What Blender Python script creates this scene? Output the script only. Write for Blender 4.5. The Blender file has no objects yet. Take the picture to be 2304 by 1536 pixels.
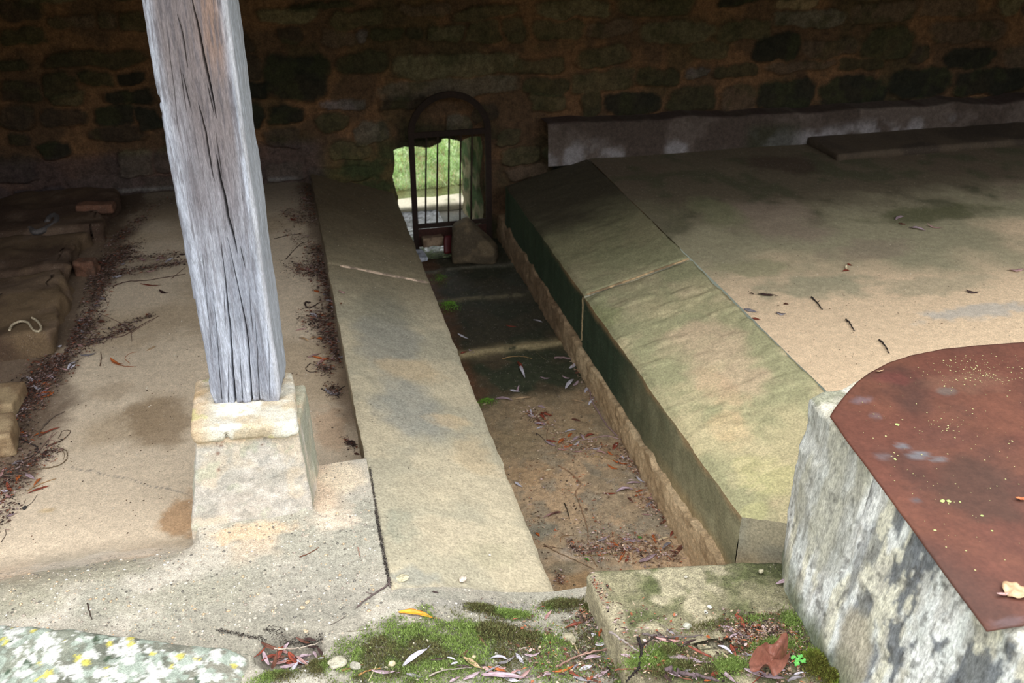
import bpy, math, random
import numpy as np
from mathutils import Vector, Matrix

# ---------------------------------------------------------------- camera, sky, exposure
F = 2150.0; PITCH = math.atan(1168 / 2150.0); YAW = math.atan(602 / 2447.0); H = 1.65
scn = bpy.context.scene
cam = bpy.data.cameras.new('camera'); camo = bpy.data.objects.new('camera', cam)
scn.collection.objects.link(camo)
cam.sensor_width = 36.0; cam.lens = 36.0 * F / 2304.0; cam.clip_start = 0.05
camo.location = (0, 0, H)
camo.rotation_euler = (math.pi / 2 - PITCH, 0, -YAW)
cam.dof.use_dof = True; cam.dof.focus_distance = 2.45; cam.dof.aperture_fstop = 6.3
scn.camera = camo
scn.view_settings.view_transform = 'Standard'
scn.view_settings.look = 'None'
scn.view_settings.gamma = 1.0
scn.view_settings.use_curve_mapping = False
scn.view_settings.exposure = 1.66

world = bpy.data.worlds.new('overcast_sky'); scn.world = world; world.use_nodes = True
wn = world.node_tree; wn.nodes.clear()
wo = wn.nodes.new('ShaderNodeOutputWorld'); wb = wn.nodes.new('ShaderNodeBackground')
wt = wn.nodes.new('ShaderNodeTexCoord'); ws = wn.nodes.new('ShaderNodeSeparateXYZ'); wr = wn.nodes.new('ShaderNodeValToRGB')
wn.links.new(wt.outputs['Generated'], ws.inputs[0]); wn.links.new(ws.outputs['Z'], wr.inputs[0])
wn.links.new(wr.outputs[0], wb.inputs[0]); wn.links.new(wb.outputs[0], wo.inputs[0])
el = wr.color_ramp.elements
el[0].position = 0.0; el[0].color = (0.05, 0.055, 0.045, 1)
el[1].position = 1.0; el[1].color = (1.0, 1.0, 1.02, 1)
e = el.new(0.24); e.color = (0.05, 0.05, 0.045, 1)       # dark band added low in the sky to keep light off the back wall
e = el.new(0.42); e.color = (0.76, 0.78, 0.82, 1)
wb.inputs[1].default_value = 1.45

# ---------------------------------------------------------------- picture ray -> place
def ray(u, v):
    r = (u - 1152) / F; cy = -(v - 768) / F
    f = math.cos(PITCH) + cy * math.sin(PITCH); z = -math.sin(PITCH) + cy * math.cos(PITCH)
    return (r * math.cos(YAW) + f * math.sin(YAW), -r * math.sin(YAW) + f * math.cos(YAW), z)
def onz(u, v, z=0.0):
    d = ray(u, v); t = (z - H) / d[2]; return (d[0] * t, d[1] * t, z)
def ony(u, v, Y):
    d = ray(u, v); t = Y / d[1]; return (d[0] * t, Y, H + d[2] * t)
def onsurf(u, v, zf):
    z = 0.0
    for _ in range(12):
        p = onz(u, v, z); z = 0.5 * z + 0.5 * float(zf(p[0], p[1]))
    p = onz(u, v, z)
    return (p[0], p[1], float(zf(p[0], p[1])))

# ---------------------------------------------------------------- noise
def _hash(ix, iy, iz, seed):
    n = (ix.astype(np.int64) * 374761393 + iy.astype(np.int64) * 668265263 + iz.astype(np.int64) * 2147483647 % 1274126177 * 1013 + seed * 974634777) & 0x7fffffff
    n = (n ^ (n >> 13)) * 1274126177 & 0x7fffffff
    n = (n ^ (n >> 16)) * 1103515245 & 0x7fffffff
    return ((n >> 8) & 0xffff) / 65535.0
def vnoise(x, y, z, seed=0):
    x = np.asarray(x, float); y = np.asarray(y, float); z = np.asarray(z, float)
    x, y, z = np.broadcast_arrays(x, y, z)
    ix = np.floor(x); iy = np.floor(y); iz = np.floor(z)
    fx = x - ix; fy = y - iy; fz = z - iz
    fx = fx * fx * (3 - 2 * fx); fy = fy * fy * (3 - 2 * fy); fz = fz * fz * (3 - 2 * fz)
    r = 0
    for a in (0, 1):
        wx = fx if a else 1 - fx
        for b in (0, 1):
            wy = fy if b else 1 - fy
            for c in (0, 1):
                wz = fz if c else 1 - fz
                r = r + wx * wy * wz * _hash(ix + a, iy + b, iz + c, seed)
    return r
def fbm(x, y, z=0.0, f=1.0, o=4, seed=0):
    s = 0; a = 1; t = 0
    for k in range(o):
        s = s + a * vnoise(np.asarray(x) * f, np.asarray(y) * f, np.asarray(z) * f, seed + k * 17); t += a
        a *= 0.5; f *= 2.03
    return s / t            # 0..1, mean .5
def sst(a, b, x):
    t = np.clip((np.asarray(x, float) - a) / (b - a), 0, 1); return t * t * (3 - 2 * t)
def lin(c):
    return np.array([((v / 255.0 + 0.055) / 1.055) ** 2.4 if v / 255.0 > 0.04045 else v / 255.0 / 12.92 for v in c])
def mix(A, B, w):
    w = np.asarray(w)[..., None]; return A * (1 - w) + B * w
def base(n, c):
    return np.tile(lin(c), (n, 1))

# ---------------------------------------------------------------- materials
def vmat(name, mod=0.35, scale=60, bump=0.25, bscale=120, rough=0.85, speck=0.0, sscale=220, stretch=None, fine=0.3, dist=0.004, spec=0.3, backtint=None):
    """weathered mineral surface: own colour from the attribute Col, broken up by fine procedural grain"""
    m = bpy.data.materials.new(name); m.use_nodes = True
    nt = m.node_tree; N = nt.nodes; L = nt.links; bs = N['Principled BSDF']
    tc = N.new('ShaderNodeTexCoord'); mp = N.new('ShaderNodeMapping'); L.new(tc.outputs['Object'], mp.inputs[0])
    if stretch: mp.inputs['Scale'].default_value = stretch
    at = N.new('ShaderNodeAttribute'); at.attribute_name = 'Col'
    def noise(s, d=6, r=0.6):
        n = N.new('ShaderNodeTexNoise'); n.inputs['Scale'].default_value = s; n.inputs['Detail'].default_value = d
        n.inputs['Roughness'].default_value = r; L.new(mp.outputs[0], n.inputs['Vector']); return n
    n1 = noise(scale, 7, 0.68); n2 = noise(scale * 4.7, 3, 0.75)
    r1 = N.new('ShaderNodeMapRange'); r1.inputs['From Min'].default_value = 0.34; r1.inputs['From Max'].default_value = 0.66
    r1.inputs['To Min'].default_value = 1 - mod; r1.inputs['To Max'].default_value = 1 + mod; L.new(n1.outputs['Fac'], r1.inputs['Value'])
    r2 = N.new('ShaderNodeMapRange'); r2.inputs['From Min'].default_value = 0.36; r2.inputs['From Max'].default_value = 0.64
    r2.inputs['To Min'].default_value = 1 - fine; r2.inputs['To Max'].default_value = 1 + fine; L.new(n2.outputs['Fac'], r2.inputs['Value'])
    mu = N.new('ShaderNodeMath'); mu.operation = 'MULTIPLY'; L.new(r1.outputs[0], mu.inputs[0]); L.new(r2.outputs[0], mu.inputs[1])
    vm = N.new('ShaderNodeVectorMath'); vm.operation = 'SCALE'; L.new(at.outputs['Color'], vm.inputs[0]); L.new(mu.outputs[0], vm.inputs['Scale'])
    col = vm.outputs[0]
    if speck > 0:
        vo = N.new('ShaderNodeTexVoronoi'); vo.inputs['Scale'].default_value = sscale; L.new(mp.outputs[0], vo.inputs['Vector'])
        n3 = noise(sscale * 0.35, 2); 
        ad = N.new('ShaderNodeMath'); ad.operation = 'SUBTRACT'; L.new(n3.outputs['Fac'], ad.inputs[0]); L.new(vo.outputs['Distance'], ad.inputs[1])
        mr = N.new('ShaderNodeMapRange'); mr.inputs['From Min'].default_value = 0.28; mr.inputs['From Max'].default_value = 0.40
        mr.inputs['To Min'].default_value = 0; mr.inputs['To Max'].default_value = speck; L.new(ad.outputs[0], mr.inputs['Value'])
        hs = N.new('ShaderNodeSeparateColor'); L.new(vo.outputs['Color'], hs.inputs[0])
        cr = N.new('ShaderNodeValToRGB'); L.new(hs.outputs[0], cr.inputs[0])
        ce = cr.color_ramp.elements; ce[0].position = 0; ce[0].color = (0.07, 0.065, 0.055, 1); ce[1].position = 1; ce[1].color = (0.72, 0.66, 0.55, 1)
        q = ce.new(0.35); q.color = (0.18, 0.15, 0.12, 1); q = ce.new(0.6); q.color = (0.55, 0.44, 0.33, 1)
        mx = N.new('ShaderNodeMix'); mx.data_type = 'RGBA'; L.new(mr.outputs[0], mx.inputs['Factor']); L.new(col, mx.inputs['A']); L.new(cr.outputs[0], mx.inputs['B'])
        col = mx.outputs['Result']
    L.new(col, bs.inputs['Base Color'])
    nb = noise(bscale, 8, 0.65)
    bu = N.new('ShaderNodeBump'); bu.inputs['Strength'].default_value = bump; bu.inputs['Distance'].default_value = dist
    L.new(nb.outputs['Fac'], bu.inputs['Height']); L.new(bu.outputs[0], bs.inputs['Normal'])
    bs.inputs['Roughness'].default_value = rough
    bs.inputs['Specular IOR Level'].default_value = spec
    return m
M = {}
M['concrete'] = vmat('gritty concrete', 0.20, 55, 0.55, 170, speck=0.85, sscale=85, fine=0.34)
M['floor'] = vmat('sandy cement floor', 0.13, 45, 0.35, 120, speck=0.3, sscale=130, fine=0.22)
M['slab'] = vmat('dressed limestone slab', 0.13, 30, 0.3, 190, speck=0.2, sscale=240, fine=0.24)
M['rough'] = vmat('rough mortar', 0.25, 45, 0.9, 60, fine=0.25, dist=0.006)
M['wall'] = vmat('rubble masonry', 0.35, 30, 0.8, 50, fine=0.3, dist=0.008)
M['coping'] = vmat('mossy limestone', 0.38, 55, 0.6, 110, speck=0.25, sscale=190, fine=0.45)
M['lichen'] = vmat('lichened stone', 0.2, 70, 0.5, 130, fine=0.3, speck=0.15)
M['curbstone'] = vmat('pitted white limestone', 0.16, 45, 0.6, 140, fine=0.3, stretch=(1, 1, 0.35), dist=0.004)
M['stone'] = vmat('pale limestone', 0.14, 60, 0.6, 130, fine=0.26, dist=0.004, speck=.2, sscale=150)
M['mud'] = vmat('silty basin floor', 0.28, 45, 0.5, 90, rough=0.7, speck=0.3, sscale=120, fine=0.3, spec=0.4)
M['wood'] = vmat('weathered grey oak', 0.22, 26, 0.55, 60, rough=0.9, fine=0.28, stretch=(7, 7, 0.55), dist=0.004)
M['rust'] = vmat('rusted sheet steel', 0.14, 20, 0.2, 120, rough=0.6, fine=0.12, dist=0.002, spec=0.3)
M['iron'] = vmat('dark rusty iron', 0.3, 80, 0.4, 150, rough=0.8)
M['litter'] = vmat('leaf litter', 0.3, 120, 0.3, 200, rough=0.8)
M['leaf'] = vmat('dead leaf', 0.12, 160, 0.1, 260, rough=0.5, fine=0.12, spec=0.4, dist=0.001)
M['twig'] = vmat('bare twig', 0.25, 150, 0.3, 260, rough=0.75)
M['moss'] = vmat('moss', 0.3, 150, 0.2, 300, rough=0.95, spec=0.1)
M['grass'] = vmat('grass', 0.25, 30, 0.3, 60, rough=0.8, fine=0.3)
M['pebble'] = vmat('pebble', 0.2, 90, 0.4, 160)
M['plastic'] = vmat('dull plastic', 0.1, 60, 0.1, 100, rough=0.5)
wm_ = bpy.data.materials.new('shallow water'); wm_.use_nodes = True
_b = wm_.node_tree.nodes['Principled BSDF']; _b.inputs['Base Color'].default_value = (0.03, 0.035, 0.035, 1); _b.inputs['Roughness'].default_value = 0.12
_b.inputs['Transmission Weight'].default_value = 0.0; _b.inputs['Specular IOR Level'].default_value = 1.0
_n = wm_.node_tree.nodes.new('ShaderNodeTexNoise'); _n.inputs['Scale'].default_value = 28; _n.inputs['Detail'].default_value = 3
_u = wm_.node_tree.nodes.new('ShaderNodeBump'); _u.inputs['Strength'].default_value = 0.7; _u.inputs['Distance'].default_value = 0.01
wm_.node_tree.links.new(_n.outputs['Fac'], _u.inputs['Height']); wm_.node_tree.links.new(_u.outputs[0], _b.inputs['Normal'])
M['water'] = wm_

# ---------------------------------------------------------------- mesh helpers
def mesh_np(name, V, Fq, col=None, mat=None, smooth=True):
    V = np.asarray(V, np.float32)
    me = bpy.data.meshes.new(name)
    if isinstance(Fq, np.ndarray):
        k = Fq.shape[1]; n = len(Fq)
        me.vertices.add(len(V)); me.vertices.foreach_set('co', V.ravel())
        me.loops.add(n * k); me.loops.foreach_set('vertex_index', Fq.astype(np.int32).ravel())
        me.polygons.add(n); me.polygons.foreach_set('loop_start', np.arange(0, n * k, k, dtype=np.int32))
        me.polygons.foreach_set('loop_total', np.full(n, k, np.int32))
    else:
        me.from_pydata([tuple(map(float, p)) for p in V], [], Fq)
    me.polygons.foreach_set('use_smooth', np.full(len(me.polygons), smooth))
    if col is not None:
        ca = me.color_attributes.new('Col', 'FLOAT_COLOR', 'POINT')
        C = np.ones((len(V), 4), np.float32); C[:, :3] = np.clip(col, 0.001, 1)
        ca.data.foreach_set('color', C.ravel())
    me.update(); me.validate()
    if mat: me.materials.append(M[mat])
    return me
def link(name, me, parent=None, label=None, cat=None, group=None, kind=None, loc=None):
    o = bpy.data.objects.new(name, me); scn.collection.objects.link(o)
    if parent is not None: o.parent = parent
    if loc is not None: o.location = loc
    if label: o['label'] = label
    if cat: o['category'] = cat
    if group: o['group'] = group
    if kind: o['kind'] = kind
    return o
def recenter(V):
    """origin at the base of the thing"""
    V = np.asarray(V, float); c = np.array([(V[:, 0].min() + V[:, 0].max()) / 2, (V[:, 1].min() + V[:, 1].max()) / 2, V[:, 2].min()])
    return V - c, tuple(c)
def solid(name, V, Fq, col, mat, smooth=True, **kw):
    W, c = recenter(V)
    par = kw.get('parent')
    if par is not None:
        return link(name, mesh_np(name, np.asarray(V) - np.array(par.location), Fq, col, mat, smooth), **kw)
    return link(name, mesh_np(name, W, Fq, col, mat, smooth), loc=c, **kw)
def gridfaces(nu, nv, keep=None):
    i = np.arange(nv - 1)[:, None] * nu + np.arange(nu - 1)[None, :]
    Fq = np.stack([i, i + 1, i + nu + 1, i + nu], -1).reshape(-1, 4)
    if keep is not None: Fq = Fq[keep.reshape(-1)]
    return Fq
def heightgrid(xs, ys, zf, cf, keepf=None):
    X, Y = np.meshgrid(xs, ys); x = X.ravel(); y = Y.ravel()
    z = zf(x, y) + np.zeros_like(x); C = cf(x, y, z)
    keep = None
    if keepf is not None:
        xc = (X[:-1, :-1] + X[1:, 1:]) / 2; yc = (Y[:-1, :-1] + Y[1:, 1:]) / 2
        keep = keepf(xc, yc)
    return np.stack([x, y, z], 1), gridfaces(len(xs), len(ys), keep), C
def stains(x, y, C, blobs, seed=5, warp=0.5):
    """natural patches: (x, y, rx, ry, colour, strength) with ragged edges"""
    for k, (bx, by, rx, ry, c, s) in enumerate(blobs):
        d = np.sqrt(((x - bx) / rx) ** 2 + ((y - by) / ry) ** 2)
        n = fbm(x, y, 0, 3.0 / max(0.05, min(rx, ry)) * 0.5, 5, seed + k) - 0.5
        w = sst(1.15, 0.55, d + n * warp * 2.2) * s
        C = mix(C, lin(c), w)
    return C
def pb(u, v, z, ru, rv, c, s):
    """stain centre/size read off the photograph, placed on height z"""
    p = onz(u, v, z); q = onz(u + ru, v, z); r = onz(u, v + rv, z)
    return (p[0], p[1], max(0.01, abs(q[0] - p[0])), max(0.01, abs(r[1] - p[1])), c, s)
def roundbox(x0, x1, y0, y1, z0, z1, r=0.02, n=0.012, amp=0.006, freq=14, seed=0, shear=None, extra=None):
    """dressed or broken block: dense closed box surface, rounded arrises, worn faces"""
    dx, dy, dz = x1 - x0, y1 - y0, z1 - z0
    nx = max(3, int(dx / n) + 1); ny = max(3, int(dy / n) + 1); nz = max(3, int(dz / n) + 1)
    P = []; Fs = []; off = 0
    def add(A, B, C0, na, nb, flip):
        nonlocal off
        a = np.linspace(0, 1, na); b = np.linspace(0, 1, nb); AA, BB = np.meshgrid(a, b)
        p = C0[None] + AA.ravel()[:, None] * A[None] + BB.ravel()[:, None] * B[None]
        f = gridfaces(na, nb)
        if flip: f = f[:, ::-1]
        P.append(p); Fs.append(f + off); off += len(p)
    X = np.array([dx, 0, 0]); Y = np.array([0, dy, 0]); Z = np.array([0, 0, dz]); O = np.array([x0, y0, z0])
    add(X, Y, O, nx, ny, True); add(X, Y, O + Z, nx, ny, False)
    add(X, Z, O, nx, nz, False); add(X, Z, O + Y, nx, nz, True)
    add(Y, Z, O, ny, nz, True); add(Y, Z, O + X, ny, nz, False)
    P = np.concatenate(P); Fq = np.concatenate(Fs)
    key = np.round(P / 1e-5).astype(np.int64)
    _, idx, inv = np.unique(key, axis=0, return_index=True, return_inverse=True)
    inv = inv.ravel(); P = P[idx]; Fq = inv[Fq]
    lo = np.array([x0, y0, z0]) + r; hi = np.array([x1, y1, z1]) - r
    lo2 = np.minimum(lo, (lo + hi) / 2); hi2 = np.maximum(hi, (lo + hi) / 2)
    Cc = np.clip(P, lo2, hi2); D = P - Cc; L = np.linalg.norm(D, axis=1, keepdims=True); L[L == 0] = 1
    Nn = D / L
    P = Cc + Nn * np.minimum(L, r)
    d = (fbm(P[:, 0], P[:, 1], P[:, 2], freq, 4, seed) - 0.5) * 2 * amp
    P = P + Nn * d[:, None]
    if extra is not None: P = extra(P, Nn)
    return P, Fq
def tube(pts, rads, seg=6):
    pts = [Vector(p) for p in pts]; n = len(pts); V = []; Fq = []
    up = Vector((0.13, 0.27, 0.95))
    for i, p in enumerate(pts):
        t = (pts[min(n - 1, i + 1)] - pts[max(0, i - 1)]).normalized()
        a = t.cross(up); a = a.normalized() if a.length > 1e-4 else Vector((1, 0, 0)); b = t.cross(a)
        for k in range(seg):
            an = 2 * math.pi * k / seg
            V.append(p + (a * math.cos(an) + b * math.sin(an)) * rads[i])
    for i in range(n - 1):
        for k in range(seg):
            Fq.append((i * seg + k, i * seg + (k + 1) % seg, (i + 1) * seg + (k + 1) % seg, (i + 1) * seg + k))
    V += [pts[0], pts[-1]]
    for k in range(seg):
        Fq.append((len(V) - 2, (k + 1) % seg, k)); Fq.append((len(V) - 1, (n - 1) * seg + k, (n - 1) * seg + (k + 1) % seg))
    return np.array([tuple(v) for v in V]), Fq
def spline(pts, per=6):
    pts = [Vector(p) for p in pts]
    if len(pts) == 2:
        return [pts[0].lerp(pts[1], i / per) for i in range(per + 1)]
    out = []
    for i in range(len(pts) - 1):
        p0 = pts[max(0, i - 1)]; p1 = pts[i]; p2 = pts[i + 1]; p3 = pts[min(len(pts) - 1, i + 2)]
        for k in range(per):
            t = k / per
            out.append(0.5 * ((2 * p1) + (p2 - p0) * t + (2 * p0 - 5 * p1 + 4 * p2 - p3) * t * t + (3 * p1 - p0 - 3 * p2 + p3) * t ** 3))
    out.append(pts[-1]); return out

# ---------------------------------------------------------------- levels of the place
X1, X2, X3, X4 = 0.130, 0.565, 1.180, 1.655       # left slab outer / inner, right slab inner / outer
ZB = -0.50                                         # basin floor
def zslabL(x): return -0.14 * (np.asarray(x) - X1) / (X2 - X1)
def zslabR(x): return -0.125 * (X4 - np.asarray(x)) / (X4 - X3)
PK = onz(655, 1480, -0.03)                          # pocket of leaves in the sill
def zfront(x, y):
    x = np.asarray(x, float); y = np.asarray(y, float)
    far = -0.115 + 0.055 * sst(2.4, 5.0, y)
    ramp = sst(1.97, 2.30, y)                       # floor falls away behind the sill
    edge = -0.345 - 0.12 * sst(2.12, 1.90, y)
    wd = 0.012 + 0.09 * sst(2.14, 2.0, y)
    onpad = sst(-1, 1, (x - edge) / wd)
    back = sst(-1, 1, (2.365 - y) / 0.012)
    pad = onpad * back
    z = (far * ramp) * (1 - pad * (x < X1 + 0.02)) * (x < X1 + 0.02)
    z = z - 0.10 * sst(X1, 0.60, x)                 # sill drops towards the basin mouth
    d = np.sqrt(((x - PK[0]) / 0.075) ** 2 + ((y - PK[1]) / 0.065) ** 2)
    z = z - 0.035 * sst(1.15, 0.75, d)
    z = z + (fbm(x, y, 0, 5, 3, 3) - 0.5) * 0.012 + (fbm(x, y, 0, 40, 3, 9) - 0.5) * 0.004 * sst(2.6, 2.0, y)
    return z
def zmoss(x, y):
    """thickness of the moss cushion on the sill"""
    x = np.asarray(x, float); y = np.asarray(y, float)
    a = sst(-0.12, 0.02, x) * sst(0.68, 0.6, x)
    yt = 1.665 + 0.05 * sst(.04, .18, x) * sst(.36, .22, x) + 0.03 * sst(.45, .6, x) - 0.10 * sst(0.04, -0.12, x)
    n = fbm(x, y, 0, 16, 5, 51); n2 = fbm(x, y, 0, 34, 4, 53)
    m = a * sst(yt + 0.05, yt - 0.07, y + (n - .5) * .12)
    core = np.exp(-(((x - .20) / .16) ** 2 + ((y - 1.56) / .09) ** 2))
    m = m * (0.35 + 0.75 * core + .15 * sst(.45, .6, x)) + (n2 - .5) * 1.1 * m + (n - .5) * .9 * m
    m = m * (1 - .75 * sst(.47, .56, n) * sst(1.53, 1.46, y))
    return np.clip(m * 1.3 - .12, 0, 1)

# ---------------------------------------------------------------- the setting
# floor: sill in front + left paving behind it
def cfloor(x, y, z):
    n = len(x)
    C = base(n, (206, 188, 162))
    w = fbm(x, y, 0, 3.1, 5, 21)
    C = mix(C, lin((178, 158, 130)), sst(0.45, 0.68, w) * 0.8)
    sill = sst(2.26, 2.02, y + (fbm(x, y, 0, 4, 3, 5) - 0.5) * 0.22)
    pad = sst(-0.40, -0.33, x) * sst(2.40, 2.36, y)
    sill = np.maximum(sill, pad)
    cc = mix(base(n, (184, 176, 160)), lin((160, 156, 140)), sst(0.4, 0.65, fbm(x, y, 0, 9, 5, 31)))
    cc = mix(cc, lin((214, 188, 160)), sst(0.5, 0.7, fbm(x, y, 0, 6, 4, 33)) * sst(1.9, 2.1, y) * 0.8)
    cc = mix(cc, lin((142, 137, 122)), sst(1.95, 1.72, y) * sst(0.35, 0.62, fbm(x, y, 0, 7, 4, 39)) * 0.8)
    C = mix(C, cc, sill)
    fz = -0.1
    B = [pb(350, 930, fz, 90, 70, (146, 124, 96), .75), pb(250, 880, fz, 60, 20, (170, 150, 124), .5),
         pb(405, 1150, fz, 45, 60, (176, 142, 106), .9), pb(105, 1140, fz, 24, 8, (190, 166, 128), .8),
         pb(560, 1195, 0, 120, 22, (214, 184, 150), .7), pb(770, 1070, 0, 60, 40, (222, 204, 176), .8), pb(745, 1170, 0, 60, 25, (224, 204, 180), .7),
         pb(200, 1230, -.03, 200, 30, (214, 202, 184), .5), pb(740, 960, -.11, 40, 60, (196, 168, 138), .8),
         pb(300, 620, fz, 120, 30, (140, 122, 102), .5), pb(560, 1320, 0, 300, 30, (152, 147, 130), .6),
         pb(720, 1360, 0, 160, 40, (132, 129, 116), .6), pb(1100, 1370, -.06, 130, 18, (140, 136, 126), .7),
         pb(120, 1290, 0, 260, 50, (158, 152, 130), .75), pb(420, 1340, 0, 200, 35, (156, 152, 134), .6), pb(60, 1360, 0, 120, 30, (150, 146, 124), .6), pb(700, 1300, 0, 130, 50, (154, 150, 136), .6), pb(960, 1350, -.03, 100, 16, (140, 138, 124), .7)]
    C = stains(x, y, C, B, 7)
    # cracks
    def crack(C, p, q, wd, seed):
        px, py = p[0], p[1]; qx, qy = q[0], q[1]; L = math.hypot(qx - px, qy - py)
        t = ((x - px) * (qx - px) + (y - py) * (qy - py)) / L / L
        s = ((x - px) * (qy - py) - (y - py) * (qx - px)) / L + (fbm(x, y, 0, 18, 3, seed) - 0.5) * 0.03
        w = sst(wd, wd * 0.3, np.abs(s) / .55) * (t > 0) * (t < 1) * sst(.3, .5, fbm(x, y, 0, 40, 3, seed + 6))
        return mix(C, lin((112, 108, 104)), w * 0.75)
    C = crack(C, onz(160, 1040, fz), onz(442, 1112, fz), 0.005, 4)
    C = crack(C, onz(705, 1152, 0), onz(830, 1190, 0), 0.004, 5)
    mo = zmoss(x, y)
    C = mix(C, lin((86, 84, 56)), np.clip(mo * 1.3, 0, 1) * 0.8)
    C = mix(C, lin((104, 104, 88)), sst(1.66, 1.55, y) * sst(-.05, .05, x) * sst(.42, .6, fbm(x, y, 0, 20, 4, 57)) * .6)
    d = np.sqrt(((x - PK[0]) / 0.075) ** 2 + ((y - PK[1]) / 0.065) ** 2)
    C = mix(C, lin((60, 48, 38)), sst(1.1, 0.8, d) * 0.5)
    # damp earth by the step and against the slab
    C = mix(C, lin((92, 72, 56)), sst(-0.78, -0.88, x - .08 * sst(3.6, 4.6, y) + (fbm(x, y, 0, 9, 4, 71) - .5) * .16) * sst(2.5, 2.7, y) * 0.85)
    C = mix(C, lin((104, 84, 66)), sst(0.03, 0.12, x + (fbm(x, y, 0, 12, 4, 73) - .5) * .1) * sst(2.6, 2.8, y) * 0.7)
    C = mix(C, lin((60, 46, 34)), sst(4.4, 5.0, y) * 0.7)  # shade towards the back wall, painted into the floor colour
    return C
def zfloor(x, y): return zfront(x, y) + zmoss(x, y) * (0.004 + 0.010 * fbm(x, y, 0, 28, 3, 77))
xs = np.arange(-1.95, 0.66, 0.005)
ys = np.concatenate([np.arange(1.0, 2.5, 0.004), np.arange(2.5, 3.6, 0.008), np.arange(3.6, 5.16, 0.014)])
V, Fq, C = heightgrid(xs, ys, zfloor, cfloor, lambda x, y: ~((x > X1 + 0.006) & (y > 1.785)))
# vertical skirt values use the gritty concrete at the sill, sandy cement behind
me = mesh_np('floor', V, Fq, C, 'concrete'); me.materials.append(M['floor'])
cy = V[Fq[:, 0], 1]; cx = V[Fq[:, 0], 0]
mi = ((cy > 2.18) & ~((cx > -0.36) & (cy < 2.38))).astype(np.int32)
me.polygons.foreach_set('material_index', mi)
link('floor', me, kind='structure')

# right-hand floor
def cfloorR(x, y, z):
    n = len(x)
    C = base(n, (216, 190, 156))
    w = fbm(x, y, 0, 1.7, 5, 41); w2 = fbm(x, y, 0, 7, 4, 43)
    g = sst(3.0, 3.35, y + (w - 0.5) * 1.1 - sst(2.4, 3.6, x) * 0.1)
    C = mix(C, lin((150, 145, 116)), g * 0.9)
    C = mix(C, lin((150, 132, 112)), sst(0.50, 0.62, w) * sst(3.3, 3.6, y) * 0.9)
    C = mix(C, lin((88, 76, 60)), sst(3.6, 4.15, y + (w2 - .5) * .4) * 0.88)  # far end darkened: light falloff under the roof painted into the floor
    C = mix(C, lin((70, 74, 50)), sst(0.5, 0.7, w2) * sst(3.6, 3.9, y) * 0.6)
    B = [pb(1750, 490, 0, 120, 60, (150, 132, 114), .7), pb(1700, 600, 0, 110, 22, (158, 152, 118), .8), pb(1850, 640, 0, 160, 30, (150, 148, 120), .7),
         pb(1450, 500, 0, 60, 20, (96, 84, 76), .5), pb(2100, 480, 0, 200, 22, (92, 92, 62), .8), pb(1620, 480, 0, 60, 50, (126, 126, 92), .6),
         pb(2200, 700, 0, 160, 18, (178, 174, 164), .7), pb(1960, 560, 0, 120, 25, (148, 132, 112), .6), pb(1480, 480, 0, 100, 40, (120, 114, 88), .6),
         pb(2100, 640, 0, 180, 25, (160, 152, 124), .6), pb(1770, 370, 0, 90, 30, (74, 60, 48), .8)]
    return stains(x, y, C, B, 60)
def zfloorR(x, y): return (fbm(x, y, 0, 3, 3, 81) - 0.5) * 0.010 + (fbm(x, y, 0, 30, 3, 83) - 0.5) * 0.004 - 0.004
ysR = np.concatenate([np.arange(1.9, 3.6, 0.010), np.arange(3.6, 5.16, 0.014)])
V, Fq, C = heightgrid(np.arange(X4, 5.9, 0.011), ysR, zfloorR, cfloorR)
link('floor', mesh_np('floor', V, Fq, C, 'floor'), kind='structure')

# ground outside, before the wash-house
def cgr(x, y, z):
    return mix(base(len(x), (108, 104, 84)), lin((84, 98, 52)), sst(.4, .6, fbm(x, y, 0, 2, 4, 3)))
V, Fq, C = heightgrid(np.arange(-6, 8.01, 0.1), np.arange(-7, 1.06, 0.1), lambda x, y: -0.05 + (fbm(x, y, 0, 1.5, 3, 5) - .5) * .06 - 0.02 * (y < 1), cgr)
link('ground', mesh_np('ground', V, Fq, C, 'grass'), kind='structure')

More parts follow.
